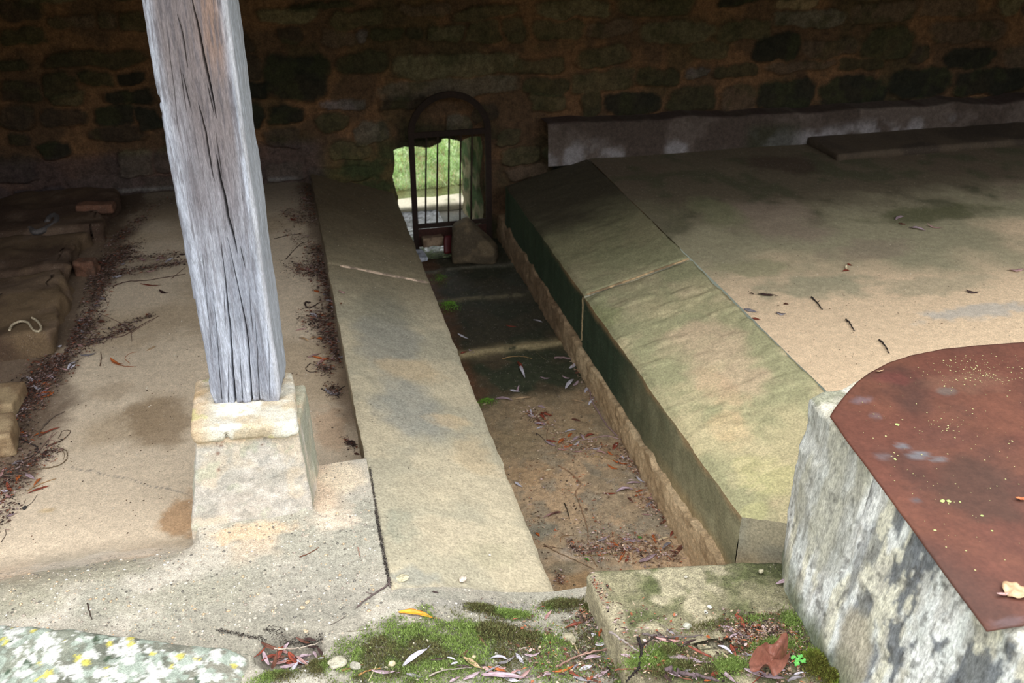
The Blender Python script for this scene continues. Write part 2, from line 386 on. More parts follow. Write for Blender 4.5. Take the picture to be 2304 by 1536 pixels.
# basin floor with its mortared joints, running out under the back wall
JT = [onz(1050, 603, ZB)[1], onz(1100, 668, ZB)[1], onz(1180, 780, ZB)[1], onz(1150, 905, ZB)[1]]
def zbas(x, y):
    z = ZB + (fbm(x, y, 0, 4, 3, 91) - .5) * .014 + (fbm(x, y, 0, 35, 3, 93) - .5) * .006
    for k, j in enumerate(JT[:3]):
        s = y - j - (x - 0.95) * 0.03 + (fbm(x, y, 0, 9, 3, 95) - .5) * .05
        z = z + 0.008 * np.exp(-(s / 0.016) ** 2)
    return z
def cbas(x, y, z):
    n = len(x)
    C = mix(base(n, (162, 142, 114)), lin((184, 156, 122)), sst(.42, .62, fbm(x, y, 0, 7, 5, 101)))
    C = mix(C, lin((146, 136, 116)), sst(.52, .66, fbm(x, y, 0, 16, 5, 103)) * 0.7)
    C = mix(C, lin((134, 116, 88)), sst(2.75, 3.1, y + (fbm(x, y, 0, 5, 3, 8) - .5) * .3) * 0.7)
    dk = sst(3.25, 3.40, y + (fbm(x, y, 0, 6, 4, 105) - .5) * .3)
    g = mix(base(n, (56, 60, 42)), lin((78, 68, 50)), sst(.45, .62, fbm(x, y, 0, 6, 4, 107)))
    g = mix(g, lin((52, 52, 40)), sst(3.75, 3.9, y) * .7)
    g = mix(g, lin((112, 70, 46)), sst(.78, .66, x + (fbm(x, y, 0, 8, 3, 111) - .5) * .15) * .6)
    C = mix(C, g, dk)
    for k, j in enumerate(JT[:3]):
        s = y - j - (x - 0.95) * 0.03 + (fbm(x, y, 0, 9, 3, 95) - .5) * .05
        wd = (0.022, 0.022, 0.035)[k]
        w = np.exp(-(s / wd) ** 2) * sst(.30, .5, fbm(x, y, 0, 14, 4, 97 + k))
        C = mix(C, lin(((96, 92, 78), (104, 96, 74), (158, 142, 106))[k]), np.clip(w * 1.2, 0, 1))
    B = [pb(1190, 1060, ZB, 70, 30, (170, 138, 100), .5), pb(1215, 1190, ZB, 40, 26, (128, 126, 110), .8), pb(1270, 1275, ZB, 40, 22, (118, 112, 92), .7),
         pb(1300, 1240, ZB, 60, 20, (178, 164, 146), .6), pb(1160, 1000, ZB, 60, 40, (140, 122, 92), .6), pb(1295, 1310, ZB, 60, 30, (156, 124, 84), .7)]
    return stains(x, y, C, B, 120)
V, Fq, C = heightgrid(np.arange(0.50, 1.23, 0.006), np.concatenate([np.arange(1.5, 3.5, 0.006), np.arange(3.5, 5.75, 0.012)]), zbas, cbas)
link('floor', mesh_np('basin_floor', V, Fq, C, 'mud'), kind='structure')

# basin masonry: ragged mortar band under the right slab, plain walls on the sides the picture hides
def bandface():
    ysb = np.arange(1.72, 5.10, 0.008); ts = np.linspace(0, 1, 26)
    Y, T = np.meshgrid(ysb, ts); y = Y.ravel(); t = T.ravel()
    top = -0.35 - 0.022 * sst(2.3, 2.9, y) + 0.03 * sst(3.4, 4.4, y) + (fbm(y, 0, 0, 12, 5, 131) - .5) * .075
    z = ZB - 0.02 + (top - ZB + 0.02) * t
    x = X3 - 0.016 + 0.006 * t ** 3 + (fbm(y, z, 0, 34, 4, 133) - .5) * .016 - 0.012 * sst(2.9, 2.4, y)
    x = np.where(t > .93, X3 + 0.035, x)
    C = mix(base(len(y), (204, 178, 140)), lin((180, 154, 118)), sst(.4, .6, fbm(y, z, 0, 14, 4, 135)))
    C = mix(C, lin((108, 84, 62)), sst(3.4, 3.9, y) * .75)
    C = mix(C, lin((120, 98, 74)), sst(.30, .0, t) * .5)
    return np.stack([x, y, z], 1), gridfaces(len(ysb), 26)[:, ::-1], C
V, Fq, C = bandface()
link('trim_1', mesh_np('mortar_band', V, Fq, C, 'rough'), kind='structure')
def plainbox(name, b, c, mat, n=0.08, **kw):
    P, f = roundbox(*b, r=0.004, n=n, amp=0.002)
    Cc = mix(base(len(P), c), lin([v * .75 for v in c]), sst(.4, .6, fbm(P[:, 0], P[:, 1], P[:, 2], 5, 4, 3)))
    return link(name, mesh_np(name, P, f, Cc, mat), **kw)
plainbox('trim_2', (X3 + 0.03, X4, 1.72, 5.10, -0.6, -0.365), (150, 130, 100), 'rough', kind='structure')
plainbox('trim_3', (X1 + 0.02, X2 - 0.03, 1.80, 5.10, -0.6, -0.27), (120, 110, 84), 'rough', kind='structure')
plainbox('trim_4', (-0.1, 1.9, 1.20, 1.60, -0.7, -0.14), (120, 112, 90), 'rough', kind='structure')

# back wall: rubble stones in orange lime mortar, drawn stone by stone
WY = 5.10
stones = []
def st(u0, v0, u1, v1, kind):
    a = ony((u0 + u1) / 2, v0, WY); b = ony((u0 + u1) / 2, v1, WY); l = ony(u0, (v0 + v1) / 2, WY); r = ony(u1, (v0 + v1) / 2, WY)
    stones.append((l[0], b[2], r[0], a[2], kind))
for s in [(1436,42,1605,100,'ol'),(1605,42,1735,90,'od'),(1735,20,1900,60,'gr'),(1740,-8,1850,18,'tan'),(1690,75,1800,137,'bk'),(1800,85,1935,130,'br'),
          (1935,60,2050,132,'dg'),(1560,92,1640,132,'od'),(1610,145,1710,176,'dg'),(1540,150,1602,174,'li'),(1720,135,1882,158,'br'),(1884,132,1990,160,'dg'),
          (1280,155,1430,206,'od'),(1432,152,1532,192,'dg'),(1358,205,1492,258,'bk'),(1500,190,1612,252,'dg'),(1620,190,1702,256,'br'),(1704,175,1832,246,'bk'),
          (1836,170,1990,246,'bk'),(1992,152,2140,216,'bk'),(2142,150,2310,212,'bk'),(2090,222,2246,268,'dg'),(2252,224,2330,262,'br'),(1190,208,1272,252,'od'),
          (1305,205,1356,264,'dg'),(1450,262,1512,290,'bk'),(1545,258,1692,282,'dg'),(1780,245,1852,268,'bk'),(1200,45,1312,92,'od'),(1312,42,1432,82,'br'),
          (1210,2,1372,38,'ol'),(1385,-6,1562,32,'od'),(2120,106,2242,153,'bk'),(2090,45,2272,96,'br'),(1905,0,2062,52,'br'),(2065,-8,2200,38,'br'),(2250,100,2340,150,'br'),
          (230,200,356,236,'bk'),(100,112,330,152,'dg'),(205,236,304,282,'bk'),(306,240,362,292,'bk'),(85,320,168,360,'bk'),(588,120,748,226,'bk'),(752,118,872,164,'dg'),
          (604,238,692,276,'bk'),(566,235,600,290,'bk'),(112,33,214,64,'br'),(216,30,262,66,'br'),(264,26,336,70,'od'),(850,178,1166,220,'gl'),(1172,172,1276,216,'dg'),
          (722,220,824,247,'li'),(880,118,1172,176,'ol'),(1050,45,1125,92,'od'),(1130,45,1182,100,'od'),(960,50,1046,92,'ol'),(912,58,950,92,'dk'),(830,66,908,96,'dg'),
          (728,66,802,104,'br'),(804,72,826,104,'li'),(620,60,686,96,'dk'),(584,14,706,56,'ol'),(738,22,868,64,'od'),(640,2,800,22,'dg'),(900,4,1010,30,'br'),(1012,12,1170,44,'od'),
          (100,160,170,220,'dg'),(0,60,100,100,'dg'),(0,128,68,156,'dg'),(170,160,260,196,'dg'),(262,158,330,190,'bk'),(0,180,100,230,'dk'),(120,205,196,240,'od'),
          (0,235,90,290,'dk'),(100,245,190,285,'dk'),(800,265,880,318,'gr'),(1000,255,1060,300,'gr'),(1116,292,1170,330,'od'),(740,310,830,350,'od'),(1290,100,1420,148,'od'),
          (1160,130,1270,165,'od'),(0,0,100,50,'dk'),(200,280,330,318,'dk'),(600,285,680,330,'dk'),(20,300,80,330,'dk')]:
    st(*s)
rs = random.Random(4)
z = -0.25
while z < 1.5:                                             # courses between and beyond the stones listed above
    hgt = rs.uniform(0.085, 0.15); x = -2.3 + rs.uniform(0, .2)
    while x < 6.2:
        w = rs.uniform(0.14, 0.36); jz = rs.uniform(-.012, .012); bx = (x, z + jz, x + w - rs.uniform(.004, .02), z + jz + hgt - rs.uniform(-.004, .016))
        ok = all(bx[2] < s[0] + .035 or bx[0] > s[2] - .035 or bx[3] < s[1] + .028 or bx[1] > s[3] - .028 for s in stones[:90])
        if ok and not (0.45 < x + w / 2 < 1.25 and z < 0.12):
            stones.append(bx + (rs.choice(['od', 'dg', 'br', 'dk', 'ol', 'bk', 'dk']),))
        x += w
    z += hgt
SC = {'ol': (104, 98, 72), 'od': (84, 78, 54), 'gr': (104, 98, 84), 'gl': (106, 98, 82), 'tan': (140, 122, 92), 'bk': (34, 37, 28), 'br': (96, 80, 64), 'dg': (56, 58, 38), 'li': (122, 112, 110), 'dk': (60, 52, 42)}
OPX0, OPX1, OPZ = 0.578, 1.075, 0.085                       # drain opening
def wallfield(x, z):
    hN = np.zeros_like(x); C = mix(base(len(x), (120, 88, 60)), lin((92, 70, 50)), sst(.4, .6, fbm(x, z, 0, 5, 4, 201)))
    C = mix(C, lin((66, 60, 38)), sst(.5, .64, fbm(x, z, 0, 3.3, 4, 203)) * .6)
    h = (fbm(x, z, 0, 12, 4, 205) - .5) * .016
    wx = (fbm(x, z, 0, 11, 4, 207) - .5) * .085; wz = (fbm(x, z, 0, 8, 4, 209) - .5) * .065
    for k, (a, b, c, d, kd) in enumerate(stones):
        i = np.where((x > a - .05) & (x < c + .05) & (z > b - .05) & (z < d + .05))[0]
        if len(i) == 0: continue
        px = np.abs((x[i] + wx[i] - (a + c) / 2)) / ((c - a) / 2); pz = np.abs((z[i] + wz[i] - (b + d) / 2)) / ((d - b) / 2)
        e1 = 2.6 + ((k * 29) % 9) / 3; r = (px ** (e1 + .6) + pz ** e1) ** (1 / (e1 + .3))
        w = sst(1.10, 0.90, r)
        h[i] = h[i] + w * (0.016 + 0.012 * ((k * 37) % 7) / 7) * (1 - 0.25 * np.clip(r, 0, 1) ** 2)
        cc = lin(SC[kd]) * (0.85 + 0.3 * ((k * 53) % 11) / 11)
        v = fbm(x[i], z[i], k, 11, 4, 211)
        ccc = mix(np.tile(cc, (len(i), 1)), lin((56, 62, 34)) * .9, sst(.5, .68, v) * .55)
        C[i] = mix(C[i], ccc, w * (0.92 if kd == 'bk' else 0.78) * sst(1.15, .85, r + (fbm(x[i], z[i], 0, 30, 3, 213) - .5) * .3))
    return h, C
def cutout(x, z):
    ztop = OPZ + 0.006 * np.sin(x * 31) + 0.026 * sst(.845, .862, x) + (fbm(x, 0, 0, 24, 4, 3) - .5) * .022
    xl = OPX0 + 0.008 * np.sin(z * 24) + (fbm(z, 0, 0, 20, 4, 8) - .5) * .02; xr = OPX1 + 0.010 * np.sin(z * 19 + 1)
    return (x > xl) & (x < xr) & (z < ztop)
xs = np.concatenate([np.arange(-2.1, .52, 0.0085), np.arange(.52, 1.13, .003), np.arange(1.13, 5.95, 0.0085)]); zs = np.concatenate([np.arange(-0.56, -.1, 0.006), np.arange(-.1, .17, .003), np.arange(.17, 1.06, 0.0085)])
X, Z = np.meshgrid(xs, zs); x = X.ravel(); z = Z.ravel()
h, C = wallfield(x, z)
# mossy haunch beside the drain, damp skirting of pale render at the left foot
hm = sst(0.0, 0.25, x) * sst(0.64, 0.56, x) * sst(0.20, 0.02, z + (fbm(x, z, 0, 8, 3, 5) - .5) * .12)
h = h + hm * 0.07
C = mix(C, lin((94, 82, 46)), hm * .6); C = mix(C, lin((50, 62, 34)), hm * sst(.45, .62, fbm(x, z, 0, 9, 4, 15)) * .8)
nearop = sst(.22, .02, np.maximum(np.abs(x - .83) - .26, 0) + np.maximum(z - .12, 0) * 1.3) * (1 - hm)
C = mix(C, lin((40, 46, 26)), nearop * sst(.4, .6, fbm(x, z, 0, 7, 4, 16)) * .7)
C = mix(C, lin((84, 70, 72)), sst(0.19, 0.13, z) * sst(0.25, 0.15, x) * .6)
C = mix(C, lin((120, 116, 112)), np.exp(-((z + 0.035) / 0.012) ** 2) * sst(.1, .0, x) * sst(.35, .5, fbm(x, z, 0, 6, 3, 19)) * .8)
keep = ~cutout((X[:-1, :-1] + X[1:, 1:]) / 2, (Z[:-1, :-1] + Z[1:, 1:]) / 2)
wall_back = link('wall_back', mesh_np('wall_back', np.stack([x, WY - h, z], 1), gridfaces(len(xs), len(zs), keep), C, 'wall'), kind='structure')
# thickness of the wall: rest of its height, its outer skin, the reveals of the opening
plainbox('wall_back', (-2.1, 6.0, WY + 0.0, WY + 0.5, 1.05, 3.4), (96, 78, 56), 'wall', n=.2, kind='structure')
plainbox('wall_back', (-2.1, OPX0 - 0.03, WY + 0.03, WY + 0.5, -0.7, 1.05), (96, 84, 60), 'wall', n=.1, kind='structure')
plainbox('wall_back', (OPX1 + 0.02, 6.0, WY + 0.03, WY + 0.5, -0.7, 1.05), (96, 84, 60), 'wall', n=.1, kind='structure')
plainbox('wall_back', (OPX0 - 0.03, OPX1 + 0.02, WY + 0.02, WY + 0.5, OPZ + 0.10, 1.05), (60, 60, 40), 'wall', n=.1, kind='structure')
def reveal(fx, fz, c, seed):                               # uneven mossy cheek or soffit joining the two skins
    a = np.linspace(0, 1, 46); b = np.linspace(0, 1, 46); A, B = np.meshgrid(a, b); A = A.ravel(); B = B.ravel()
    y = WY - 0.004 + A * 0.5; x = fx(A, B); z = fz(A, B)
    n = (fbm(x, y, z, 14, 4, seed) - .5) * .03 * np.clip(A * 6, 0, 1)
    Cc = mix(base(len(y), c), lin((52, 74, 30)), sst(.42, .6, fbm(x, y, z, 11, 4, seed + 1)))
    return np.stack([x + n, y, z + n * .6], 1), gridfaces(46, 46), Cc
for fx, fz, c, sd in ((lambda A, B: OPX0 - .012 + A * 0 + 0.012 * np.sin((-.56 + B * .66) * 24) * (1 - A), lambda A, B: -.56 + B * .70, (90, 84, 58), 301),
                      (lambda A, B: OPX1 + .012 - A * 0.03, lambda A, B: -.56 + B * .70, (120, 112, 84), 305),
                      (lambda A, B: OPX0 - .02 + B * (OPX1 - OPX0 + .05), lambda A, B: OPZ + .004 + A * 0.0 + .03, (50, 54, 34), 309)):
    V, Fq, C = reveal(fx, fz, c, sd)
    link('trim_5', mesh_np('reveal', V, Fq, C, 'wall'), kind='structure')

# rendered plinth along the right of the back wall
pl = onz(1320, 357, 0); PY0 = 4.93; PY1 = 4.86
def plinth():
    xs = np.arange(1.42, 5.9, 0.011); ts = np.linspace(0, 1, 40); Xp, T = np.meshgrid(xs, ts); x = Xp.ravel(); t = T.ravel()
    ztop = 0.20 - 0.015 * (x - 1.4) + (fbm(x, 0, 0, 4, 3, 401) - .5) * .05
    fr = np.clip(t / 0.8, 0, 1); bk = np.clip((t - 0.8) / 0.2, 0, 1)
    z = -0.03 + (ztop + .03) * fr - 0.01 * bk
    y = PY0 - 0.02 * (x - 1.4) + 0.025 * fr ** 2 + bk * 0.26 + (fbm(x, z, 0, 9, 4, 403) - .5) * .02
    C = mix(base(len(x), (100, 88, 80)), lin((80, 68, 60)), sst(.42, .6, fbm(x, z, 0, 5, 4, 405)))
    C = mix(C, lin((150, 144, 144)), sst(.45, .62, fbm(x, z, 0, 6, 5, 407)) * sst(.13, .03, z + (fbm(x, z, 0, 4, 3, 9) - .5) * .1) * .9)
    C = mix(C, lin((120, 104, 92)), bk * .5)
    C = mix(C, lin((74, 58, 54)), sst(.75, .82, t) * sst(.45, .6, fbm(x, 0, 0, 7, 3, 411)) * .6)
    C = mix(C, lin((50, 54, 34)), sst(2.55, 2.65, x) * sst(3.0, 2.85, x) * sst(.16, .08, z) * .7)
    return np.stack([x, y, z], 1), gridfaces(len(xs), 40), C
V, Fq, C = plinth()
link('baseboard_back', mesh_np('plinth', V, Fq, C, 'rough'), kind='structure')

# side walls and the roof the post carries
plainbox('wall_left', (-2.4, -2.0, 1.9, 5.6, -0.6, 2.9), (100, 86, 62), 'wall', n=.15, kind='structure')
plainbox('wall_right', (5.9, 6.3, 1.9, 5.6, -0.6, 2.9), (110, 96, 72), 'wall', n=.15, kind='structure')
def roof():
    P, f = roundbox(-2.6, 6.5, 2.02, 5.8, 0, 0.07, r=0.004, n=.12, amp=.002)
    P[:, 2] += 1.82 + (P[:, 1] - 2.02) * 0.32
    C = mix(base(len(P), (92, 76, 60)), lin((60, 50, 40)), sst(.4, .6, fbm(P[:, 0] * 8, P[:, 1], 0, 1, 4, 8)))
    return P, f, C
V, Fq, C = roof(); link('ceiling', mesh_np('ceiling', V, Fq, C, 'wood'), kind='structure')

# outside, seen through the drain opening: kerb, bank and grass slope
def zout(x, y):
    return -0.52 + 0.10 * sst(5.78, 5.98, y) + 0.12 * sst(5.95, 6.3, y) + np.clip(y - 6.0, 0, 9) * 0.16 + (fbm(x, y, 0, 6, 4, 421) - .5) * .05
def cout(x, y, z):
    C = mix(base(len(x), (186, 216, 148)), lin((214, 226, 186)), sst(.4, .6, fbm(x, y, 0, 7, 4, 423)))
    C = mix(C, lin((176, 150, 110)), sst(.56, .66, fbm(x, y, 0, 12, 4, 425)) * .8)
    C = mix(C, lin((104, 110, 50)), sst(6.02, 5.92, y) * .8)
    return C
V, Fq, C = heightgrid(np.arange(-3, 6, 0.04), np.concatenate([np.arange(5.62, 7.6, 0.015), np.arange(7.6, 13, 0.15)]), zout, cout)
link('ground', mesh_np('ground', V, Fq, C, 'grass'), kind='structure')
rg = np.random.RandomState(5)
def blades(n, fx, fy, fz, hl, hw, colf, seed, lean=0.5, keep=None):
    r = np.random.RandomState(seed); x = fx(r, n); y = fy(r, n)
    if keep is not None:
        k = keep(x, y, r); x = x[k]; y = y[k]; n = len(x)
    z = fz(x, y); a = r.rand(n) * 2 * np.pi; h = hl * (0.5 + r.rand(n)); w = hw * (0.6 + .8 * r.rand(n)); b = r.rand(n) * 2 * np.pi; l = lean * r.rand(n) * h
    p0 = np.stack([x - np.cos(a) * w, y - np.sin(a) * w, z - .001], 1); p1 = np.stack([x + np.cos(a) * w, y + np.sin(a) * w, z - .001], 1)
    p2 = np.stack([x + np.cos(b) * l, y + np.sin(b) * l, z + h], 1)
    V = np.stack([p0, p1, p2], 1).reshape(-1, 3); Fq = np.arange(n * 3).reshape(-1, 3)
    C = np.repeat(colf(x, y, r, n), 3, axis=0)
    return V, Fq, C
V, Fq, C = blades(26000, lambda r, n: 0.2 + r.rand(n) * 1.6, lambda r, n: 5.92 + r.rand(n) ** 1.3 * 1.5, lambda x, y: zout(x, y), .035, .003,
                  lambda x, y, r, n: mix(mix(base(n, (182, 220, 144)), lin((226, 238, 200)), r.rand(n)), lin((232, 210, 178)), (r.rand(n) < .15) * 1.0), 9, 1.2)
link('grass', mesh_np('grass', V, Fq, C, 'grass', False), label='bright green grass growing on the slope beyond the drain opening', cat='grass', kind='stuff')
P, f = roundbox(0.3, 1.7, 5.62, 5.80, -0.62, -0.455, r=.02, n=.02, amp=.012, freq=9, seed=3)
C = mix(base(len(P), (196, 188, 164)), lin((150, 150, 120)), sst(.45, .65, fbm(P[:, 0], P[:, 1], P[:, 2], 9, 4, 3)))
solid('kerb_stone', P, f, C, 'stone', label='pale kerb stone at the foot of the grass beyond the iron grille', cat='stone')
# thin sheet of water where the basin drains out
V, Fq, C = heightgrid(np.linspace(.56, 0.90, 20), np.linspace(4.86, 5.62, 30), lambda x, y: ZB + 0.013 + (fbm(x, y, 0, 30, 2, 3) - .5) * .004, lambda x, y, z: base(len(x), (60, 64, 64)))
link('puddle', mesh_np('puddle', V, Fq, C, 'water'), label='shallow glinting puddle on the basin floor under the iron grille', cat='puddle', kind='stuff')

# ---------------------------------------------------------------- washing slabs
def slabmesh(xa, xb, ya, yb, zfn, thick_a, thick_b, cf, n=0.007, far_skew=0.0, near_skew=0.0, seed=0, r=0.008, zbot=None):
    """inclined slab; top sampled densely, sides down to its own underside"""
    nx = int((xb - xa) / n) + 1; ny = int((yb - ya) / n) + 1
    U, T = np.meshgrid(np.linspace(0, 1, nx), np.linspace(0, 1, ny)); u = U.ravel(); t = T.ravel()
    x = xa + (xb - xa) * u; y = (ya + (np.maximum(near_skew * u, -.19))) * (1 - t) + (yb + far_skew * u) * t
    e = np.minimum(np.minimum(u, 1 - u) * (xb - xa), np.minimum(t, 1 - t) * (yb - ya))
    z = zfn(x) - r * 0.8 * (1 - sst(0, r * 1.6, e)) + (fbm(x, y, 0, 5, 4, seed) - .5) * .008 + (fbm(x, y, 0, 30, 3, seed + 2) - .5) * .003
    wob = (fbm(x, y, 0, 14, 3, seed + 4) - .5) * .010
    x = x + wob * ((u < .001) | (u > .999))
    top = np.stack([x, y, z], 1); Ct = cf(x, y, z, 0)
    V = [top]; Fs = [gridfaces(nx, ny)]; Cs = [Ct]; off = len(top)
    idx = np.arange(nx * ny).reshape(ny, nx)
    m = 18
    for side, ring in (('L', idx[::-1, 0]), ('N', idx[0, :]), ('R', idx[:, -1]), ('F', idx[-1, ::-1])):
        p = top[ring]; s = np.linspace(0, 1, m)
        zb = zfn(p[:, 0]) * 0 + (thick_a * (1 - (p[:, 0] - xa) / (xb - xa)) + thick_b * ((p[:, 0] - xa) / (xb - xa)))
        PX = np.tile(p[:, 0], (m, 1)); PY = np.tile(p[:, 1], (m, 1)); PZ = p[None, :, 2] * (1 - s[:, None]) + zb[None, :] * s[:, None]
        d = (fbm(PX * 1.0, PY * 1.0, PZ * 1.0, 12, 4, seed + 8) - .5) * .012 * np.minimum(s * 5, 1)[:, None]
        nrm = {'L': (-1, 0), 'R': (1, 0), 'N': (0, -1), 'F': (0, 1)}[side]
        PX = PX + nrm[0] * d; PY = PY + nrm[1] * d
        Q = np.stack([PX.ravel(), PY.ravel(), PZ.ravel()], 1)
        V.append(Q); Fs.append(gridfaces(len(ring), m)[:, ::-1] + off); off += len(Q); Cs.append(cf(Q[:, 0], Q[:, 1], Q[:, 2], side))
    return np.concatenate(V), np.concatenate(Fs), np.concatenate(Cs)
def cslabL(x, y, z, side):
    n = len(x)
    C = mix(base(n, (188, 176, 148)), lin((170, 162, 138)), sst(.4, .62, fbm(x, y, 0, 6, 5, 501)))
    B = [pb(880, 760, -.07, 80, 100, (148, 146, 134), .7), pb(930, 930, -.07, 100, 80, (146, 146, 136), .7), pb(870, 700, -.07, 90, 50, (146, 142, 122), .6),
         pb(930, 830, -.07, 90, 28, (196, 174, 138), .6), pb(1010, 950, -.1, 60, 20, (204, 178, 138), .5), pb(1070, 1030, -.12, 60, 60, (190, 168, 132), .5),
         pb(900, 1180, -.02, 40, 50, (140, 142, 124), .6), pb(950, 1100, -.04, 90, 50, (186, 174, 146), .5), pb(930, 1300, -.02, 60, 30, (136, 140, 132), .6),
         pb(1100, 1250, -.1, 90, 40, (168, 160, 132), .6), pb(1080, 1330, -.06, 160, 16, (150, 146, 136), .6), pb(1000, 1200, -.06, 100, 50, (184, 172, 146), .5)]
    C = stains(x, y, C, B, 510)
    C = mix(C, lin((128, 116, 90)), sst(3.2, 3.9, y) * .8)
    C = mix(C, lin((88, 74, 54)), sst(3.7, 4.5, y + (fbm(x, y, 0, 4, 3, 7) - .5) * .5) * .9)  # these two mixes paint the light falloff into the far slab
    if side == 'L':
        C = mix(C, lin((118, 104, 84)), 0.75 * sst(-.01, -.05, z))
    if side == 'R': C = mix(C, lin((60, 72, 52)), 0.6 * np.ones(n))
    return C
jL = 3.82
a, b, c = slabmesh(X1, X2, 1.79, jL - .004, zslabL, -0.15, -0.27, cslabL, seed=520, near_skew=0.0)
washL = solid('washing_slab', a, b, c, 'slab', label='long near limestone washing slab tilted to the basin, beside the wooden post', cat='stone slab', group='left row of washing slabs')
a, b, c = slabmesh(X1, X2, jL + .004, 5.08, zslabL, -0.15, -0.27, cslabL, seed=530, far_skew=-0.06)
solid('washing_slab', a, b, c, 'slab', label='dim far washing slab on the left, running up to the iron grille', cat='stone slab', group='left row of washing slabs')
def bead(p, q, zf, w, hgt, seed, name='mortar_joint', parent=None, col=(196, 172, 140), cover=.35):
    n = 90; m = 7; t = np.linspace(0, 1, n); s = np.linspace(-1, 1, m); T, S = np.meshgrid(t, s); T = T.ravel(); S = S.ravel()
    L = math.hypot(q[0] - p[0], q[1] - p[1]); nx, ny = -(q[1] - p[1]) / L, (q[0] - p[0]) / L
    ww = w * (.5 + fbm(T * 9, 0, 0, 1, 3, seed)) * sst(0, .05, T) * sst(1, .95, T)
    wob = (fbm(T * 6, 0, 0, 1, 3, seed + 1) - .5) * w
    x = p[0] + (q[0] - p[0]) * T + nx * (S * ww + wob); y = p[1] + (q[1] - p[1]) * T + ny * (S * ww + wob)
    z = zf(x) + hgt * (1 - S * S) * (.6 + .6 * fbm(T * 20, S, 0, 1, 3, seed + 2)) - .003
    C = mix(base(len(x), col), lin([v * .7 for v in col]), sst(.4, .6, fbm(x, y, 0, 30, 3, seed)))
    V = np.stack([x, y, z], 1)
    return solid(name, V, gridfaces(n, m), C, 'rough', parent=parent, label='raised line of pale pink mortar in the joint')
p1 = (X1 + .05, jL - .005); p2 = (X2 - .01, jL - .005)
bead(p1, p2, zslabL, .012, .008, 541, parent=washL, col=(216, 190, 164))
def cslabR(x, y, z, side):
    n = len(x)
    C = mix(base(n, (190, 178, 138)), lin((164, 160, 122)), sst(.38, .62, fbm(x, y, 0, 5, 5, 551)))
    C = mix(C, lin((202, 178, 146)), sst(.5, .66, fbm(x, y, 0, 3.5, 4, 553)) * .8)
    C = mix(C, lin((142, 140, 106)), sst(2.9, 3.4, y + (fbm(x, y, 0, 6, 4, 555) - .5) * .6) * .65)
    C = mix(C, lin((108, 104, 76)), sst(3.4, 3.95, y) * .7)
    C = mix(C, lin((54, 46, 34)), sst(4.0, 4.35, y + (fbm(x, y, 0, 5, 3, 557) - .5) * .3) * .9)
    B = [pb(1720, 1050, -.06, 70, 60, (194, 186, 134), .7), pb(1640, 960, -.08, 50, 50, (206, 180, 138), .6), pb(1700, 1130, -.08, 40, 20, (190, 184, 132), .6),
         pb(1620, 880, -.08, 40, 60, (208, 176, 140), .5), pb(1500, 780, -.06, 60, 60, (172, 168, 128), .5), pb(1350, 700, -.1, 50, 30, (140, 144, 98), .5)]
    if side == 0:
        C = stains(x, y, C, B, 560)
        fl = sst(.60, .64, fbm(x * .7, y, 0, 16, 5, 571)) * sst(3.5, 3.0, y); C = mix(C, lin((214, 196, 156)), fl * .25)
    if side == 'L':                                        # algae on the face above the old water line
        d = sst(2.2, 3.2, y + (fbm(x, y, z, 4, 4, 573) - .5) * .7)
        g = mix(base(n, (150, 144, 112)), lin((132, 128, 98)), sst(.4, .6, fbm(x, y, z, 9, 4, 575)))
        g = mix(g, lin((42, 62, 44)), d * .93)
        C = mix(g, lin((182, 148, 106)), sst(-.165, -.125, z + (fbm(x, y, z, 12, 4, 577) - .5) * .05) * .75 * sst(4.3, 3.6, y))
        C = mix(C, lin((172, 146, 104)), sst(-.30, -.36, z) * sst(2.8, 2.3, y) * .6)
    if side == 'N': C = mix(base(n, (186, 176, 146)), lin((166, 162, 140)), sst(.4, .6, fbm(x, y, z, 8, 4, 579))); C = mix(C, lin((178, 152, 112)), sst(-.2, -.33, z) * .6)
    return C
def flaky(seed):
    return None
jR = 3.50
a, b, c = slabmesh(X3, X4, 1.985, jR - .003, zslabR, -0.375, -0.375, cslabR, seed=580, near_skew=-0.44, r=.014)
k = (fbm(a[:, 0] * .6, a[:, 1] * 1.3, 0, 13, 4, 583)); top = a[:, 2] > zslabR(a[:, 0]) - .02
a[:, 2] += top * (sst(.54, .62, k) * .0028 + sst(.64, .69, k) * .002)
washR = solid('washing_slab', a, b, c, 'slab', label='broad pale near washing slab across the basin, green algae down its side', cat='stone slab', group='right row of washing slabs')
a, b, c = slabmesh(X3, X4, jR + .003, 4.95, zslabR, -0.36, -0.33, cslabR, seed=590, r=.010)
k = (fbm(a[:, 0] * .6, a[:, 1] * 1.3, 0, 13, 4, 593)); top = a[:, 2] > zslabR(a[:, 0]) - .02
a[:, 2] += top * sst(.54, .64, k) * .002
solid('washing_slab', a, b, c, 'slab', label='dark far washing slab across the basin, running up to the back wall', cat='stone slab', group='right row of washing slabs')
bead((X3 + .005, jR), (X4 - .01, jR), zslabR, .007, .006, 601, parent=washR, col=(186, 158, 118))
# the same joint down the basin face
m_ = 40; zz = np.linspace(-.135, -.345, m_); yy = jR + (fbm(zz * 40, 0, 0, 1, 3, 5) - .5) * .02
V = np.concatenate([np.stack([np.full(m_, X3 - .004), yy - .004, zz], 1), np.stack([np.full(m_, X3 - .009), yy, zz], 1), np.stack([np.full(m_, X3 - .004), yy + .004, zz], 1)])
solid('mortar_joint', V, gridfaces(m_, 3), base(len(V), (176, 156, 118)), 'rough', parent=washR, label='thin pale mortar line running down the green face')

